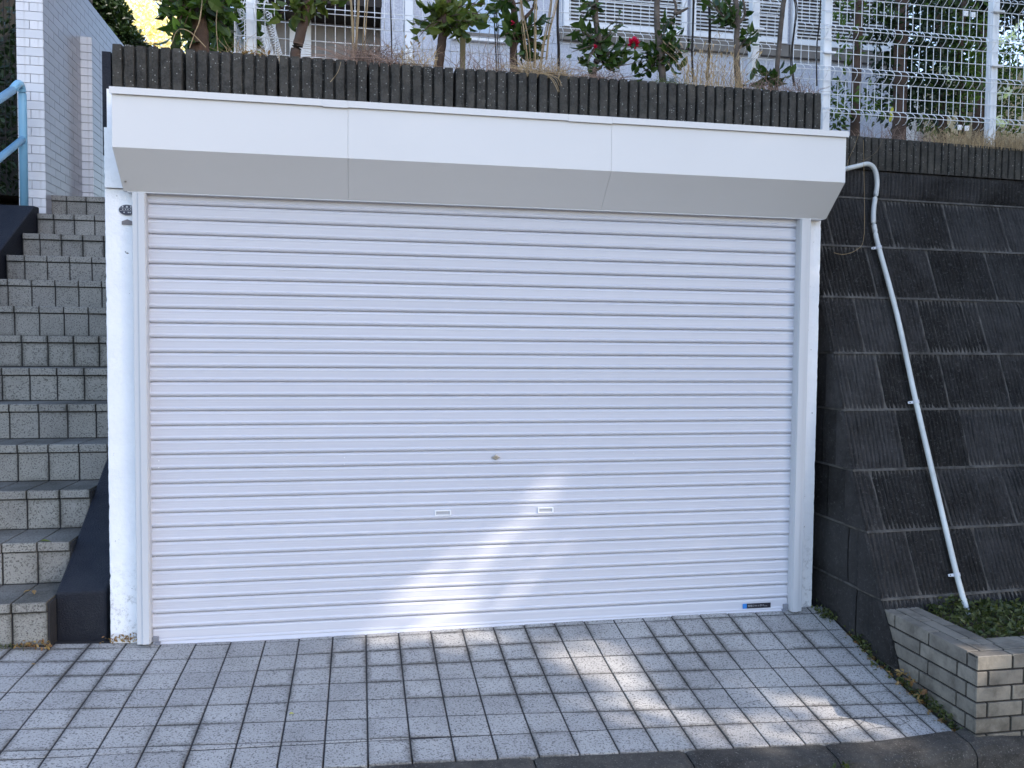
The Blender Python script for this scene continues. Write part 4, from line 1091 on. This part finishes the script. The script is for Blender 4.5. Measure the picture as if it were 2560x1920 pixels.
yl = MB().box((6.05, 3.9, 2.4), (9.0, 4.2, 4.5)).build('sunlit_wall', M['yellow_wall']); tag(yl, 'sunlit sandy yellow wall at the far right edge', 'wall')
gw = MB()
for i in range(14): gw.box((3.0+i*.2, 2.6, 2.6), (3.0+i*.2+.185, 2.64, 3.02))
bw = empty('board_fence', (4.4, 2.6, 2.7), 'low pale board fence behind the trunks at the right', 'board fence')
bm_ = MB().box((0, 0, 0), (.185, .03, .42)).build('board', M['stucco'], mesh_only=True)
for i in range(16): inst('board', bm_, (2.8+i*.2, 2.6, 2.6), bw)

# hedge behind the left fence corner, trees beyond the brick wall
hd = bush('leafy_shrub', 'dense dark green shrub between the stout trunk and the fence corner', 'shrub', ((-.95, .9, 2.7), [([(-.95, .9, 2.6), (-.95, .9, 3.3)], (.02, .012))]),
          [(at(565, 60, .8), (.16, .2, .28), 3), (at(600, 10, .8), (.14, .2, .2), 1.5), (at(520, 90, .9), (.2, .2, .12), 1)], 900, M['leaf_right'], .07, .03)
c_ = at(285, 20, 8.5)
bush('evergreen_tree', 'dark rounded evergreen beyond the top of the white brick wall', 'tree', ((c_.x, 8.5, 2.5), [([(c_.x, 8.5, 2.4), (c_.x, 8.5, 4.6)], (.12, .08))]),
     [(at(225, -10, 8.5), (.42, .5, .7), 2), (at(258, 55, 8.5), (.36, .4, .38), 2), (at(300, 108, 8.5), (.34, .3, .22), 1.2), (at(250, 120, 8.6), (.5, .4, .4), 1)], 5200, M['leaf_dark'], .11, .045)
c_ = at(370, 60, 17)
bush('autumn_tree', 'sunlit golden orange autumn tree against the blue sky at top left', 'tree', ((c_.x, 17, 2.5), [([(c_.x, 17, 2.0), (c_.x-.1, 17, 5.5), (c_.x+.2, 17, 8.5)], (.2, .08)), ([(c_.x, 17, 5), (c_.x-1.2, 17, 7.5)], (.08, .03)), ([(c_.x, 17, 4.6), (c_.x+1.3, 17, 6.8)], (.07, .03))]),
     [(at(320, 10, 17), (.9, .8, 1.0), 3), (at(330, 70, 17), (.9, .8, .7), 2.5), (at(365, 95, 17), (.8, .8, .6), 2.5), (at(400, 60, 17), (.9, .8, 1.0), 2.5), (at(440, 100, 17), (1.0, .8, .6), 2), (at(420, 0, 17), (.9, .8, .7), 1.2)], 2300, M['leaf_orange'], .11, .06)
# dark hedge and net left of the white wall
cloud('dark_hedge', M['leaf_dark'], [((-3.6, 4.6, 3.4), (.7, .6, 1.6), 3), ((-4.6, 3.6, 3.0), (1.0, .7, 1.6), 3), ((-3.4, 3.6, 2.6), (.35, .5, .6), 1.5), ((-4.0, 5.5, 4.2), (.9, .5, 1.0), 2)], 6500, .09, .04)
tag(bpy.data.objects['dark_hedge'], 'dark shadowed hedge left of the white brick wall', 'hedge')
df = empty('dark_net_fence', (-3.4, 3.9, 2.6), 'dark wire net fence in front of the hedge at the far left', 'wire fence')
wm = MB().tube([(0, 0, 0), (0, 0, 2.0)], .003, 4, cap=False).build('vertical_wire', M['vine'], mesh_only=True)
for i in range(24): inst('vertical_wire', wm, (-3.9+i*.045, 3.9, 2.55), df)
tag(MB().box((-9, 6.6, 2), (-3.2, 6.9, 6.5)).build('shed_wall', M['bank']), 'dark shed wall behind the hedge at the left edge', 'wall')

# ------------------------------------------------------------------ weeds and ground cover
b = MB()
def leaves_at(b, fn, n, L, Wd, up=.6):
    for _ in range(n):
        p = fn(); b.leaf(p, rdir(up*.5), rdir(1.2), L*R.uniform(.6, 1.3), Wd*R.uniform(.7, 1.2))
def gc():
    x_ = R.uniform(X0+.2, 4.3); y_ = R.uniform(Y0+.2, -.38); bump_ = .05*math.sin(x_*9+1)*math.sin(y_*11)+.03
    return Vector((x_, y_, .165+max(0, R.uniform(0, .035)+bump_*.6*R.random())))
leaves_at(b, gc, 4600, .028, .017)
o = tag(b.build('ground_cover', M['leaf_ground']), 'low green ground cover filling the tan brick planter', 'ground cover', kind='stuff')
b = MB()
for (n, u0, v0, u1, v1, hh_, sp) in ((90, 2045, 1505, 2080, 1530, .03, .018), (110, 2140, 1590, 2185, 1655, .045, .02), (40, 2185, 1655, 2250, 1705, .02, .015), (60, 2250, 1700, 2330, 1750, .03, .018), (110, 2330, 1745, 2400, 1815, .05, .02), (25, 2400, 1815, 2425, 1835, .02, .012)):
    for _ in range(n):
        t = R.random(); u, v = u0+(u1-u0)*t, v0+(v1-v0)*t; x_, y_ = gp(u, v, (0, 0), 1)
        x_ = min(x_+R.gauss(0, sp), 2.435); y_ += R.gauss(0, sp); p = Vector((x_, y_, zs(x_, y_)+R.uniform(0, hh_)))
        b.leaf(p, rdir(.3), rdir(1), R.uniform(.012, .028), R.uniform(.008, .016))
tag(b.build('weeds', M['leaf_ground']), 'green weeds growing in the gap between driveway tiles and retaining wall', 'weeds', kind='stuff')
def litter(name, label, pts, n, sp, L, hgt=.01, m=M['leaf_dry'], gx=None):
    b = MB()
    for _ in range(n):
        x_, y_, z_ = R.choice(pts); b.leaf((x_+R.gauss(0, sp), y_+R.gauss(0, sp*.4), z_+R.uniform(0, hgt)), rdir(.1), rdir(1.5), L*R.uniform(.6, 1.2), L*.5)
    return tag(b.build(name, m), label, 'dead leaves', kind='stuff')
litter('leaf_litter', 'brown leaf litter in the corner at the foot of the stairs', [(-1.46, -.06, .085), (-1.50, -.055, .085), (-1.42, -.06, .085)], 60, .02, .02, .02)
litter('leaf_litter', 'dry debris between the navy parapet and the left guide rail', [(-1.10, -.01, .07), (-1.06, -.02, .07), (-1.14, .0, .07)], 90, .025, .016, .03)
litter('leaf_litter', 'brown debris lining the edge between paving tiles and retaining wall', [(2.425, -.25-.07*i, zs(2.42, -.25-.07*i)) for i in range(12)], 260, .016, .014, .01)
litter('leaf_litter', 'dead leaves in the weeds by the planter side', [(2.40, -.75, -.05), (2.42, -.85, -.07), (2.39, -.70, -.04)], 30, .03, .03, .02)
litter('moss', 'green moss along the foot of the first stair riser', [(-1.55, -.05, .085), (-1.62, -.05, .09), (-1.7, -.05, .09), (-1.8, -.05, .095), (-1.9, -.05, .1)], 180, .03, .012, .012, M['leaf_ground'])['category'] = 'moss'
bpy.data.objects['moss']['label'] = 'green moss along the foot of the first stair riser'
def single_leaf(x_, y_, z_, L, m, label, d=(1, .2, .05)):
    b = MB(); b.leaf((x_, y_, z_), d, (0, 0, 1), L, L*.5, .3); return tag(b.build('fallen_leaf', m), label, 'leaf')
p = at(165, 1312, .30); single_leaf(-1.55, .27, SZ+2*SH+.004, .05, M['leaf_citrus'], 'yellow green leaf lying on the third stair tread')
single_leaf(-1.50, .06, SZ+SH+.008, .04, M['leaf_dry'], 'curled brown leaf on the lowest stair tread', (-.3, .6, .3))
single_leaf(-1.56, .09, SZ+SH+.008, .035, M['leaf_dry'], 'small tan leaf on the lowest stair tread', (.7, .3, .3))
x_, y_ = gp(1190, 1085, (450, 1540)); single_leaf(x_, y_, zs(x_, y_)+.006, .02, M['leaf_yellow'], 'tiny yellow leaf on a tile joint left of centre')
x_, y_ = gp(330, 545, (0, 1540)); single_leaf(x_, y_, zs(x_, y_)+.006, .022, M['leaf_dry'], 'tiny tan leaf on a tile joint near the stairs')
for (u, v, lb) in ((2070, 1898, 'pale weed sprig growing from the kerb joint'),):
    b = MB(); 
    for _ in range(34):
        p = Vector((1.80+R.gauss(0, .022), -1.225+R.gauss(0, .012), -.20+R.uniform(0, .06))); b.leaf(p, rdir(.5), rdir(.6), R.uniform(.015, .035), .014)
    tag(b.build('kerb_weed', M['leaf_ground']), lb, 'weed', kind='stuff')

# ------------------------------------------------------------------ house and tree added to block the sun and shape its patches (right, out of view)
nb_ = empty('sun_blocker_house', (12, .3, 0), 'tall unseen house added right of the drive to block the sun', 'house')
MB().box((8.5, -2.95, -.6), (16, 2.35, 11.5)).build('wall', M['cream'], nb_)
MB().prism([(8.2, -3.2, 11.5), (8.2, 2.6, 11.5), (8.2, -.3, 13.2)], (8.1, 0, 0)).build('roof', M['roof'], nb_)
t = empty('sun_gap_tree', (9.2, -5.4, -.6), 'big unseen evergreen added so that gaps in its crown shape the sun patches', 'tree')
trunk('trunk', [(9.2, -5.4, -.6), (9.2, -5.4, 3), (9.3, -5.2, 6), (9.2, -5.0, 8)], (.3, .12), M['bark'], t)
T = (SD.x, SD.y, SD.z)
def to_plane(x, y, z, X=8.9):
    k_ = (X-x)/SD.x; return (y+SD.y*k_, z+SD.z*k_)
gaps = []  # holes in the added crown, aimed to throw sun patches on shutter and paving
# (ground or shutter point, radius in the gap plane, openness)
for (x, y, z, r_, o_) in ((.50, 0, .25, .27, .71), (.82, 0, .54, .12, .71), (.15, 0, .02, .18, .71), (.1, -.15, .03, .07, 1), (.32, -.35, .02, .06, 1),
                      (1.0, -.3, 0, .17, .86), (1.12, -.55, -.02, .17, .86), (1.05, -.8, -.05, .13, .86), (.85, -.85, -.04, .05, .87), (1.7, -.62, -.04, .08, .87), (1.95, -.82, -.07, .12, .87), (1.45, -1.0, -.07, .15, .87), (1.75, -1.0, -.08, .15, .87), (2.05, -1.03, -.1, .13, .87), (2.55, -1.12, .17, .07, 1), (2.2, -1.2, -.16, .08, .8)):
    yy, z2 = to_plane(x, y, z); gaps.append((yy, z2, r_, o_))
b = MB(); n = 0
rg = random.Random(3)
for _ in range(105000):
    yy = rg.uniform(-7.8, -2.6); z2 = rg.uniform(.8, 11.3)
    if abs((yy+5.1)/2.7)**3+abs((z2-6.0)/5.4)**3 > 1: continue
    x_ = 8.9+rg.uniform(-.35, .35)
    yp = yy-SD.y/SD.x*(x_-8.9)*-1*0; kk = (8.9-x_)/SD.x; y_eff = yy+SD.y*kk; z_eff = z2+SD.z*kk
    skip = False
    for (gy, gz, gr, o_) in gaps:
        d2 = math.hypot(y_eff-gy, (z_eff-gz)*.8)
        if d2 < gr*1.15 and rg.random() < min(o_, .40+(1.15-d2/gr)*1.5): skip = True; break
    if skip: continue
    R_save = R.random
    b.leaf((x_, yy, z2), rdir(), rdir(), .115, .072)
tag(b.build('foliage', M['leaf_dark'], t), kind='stuff')
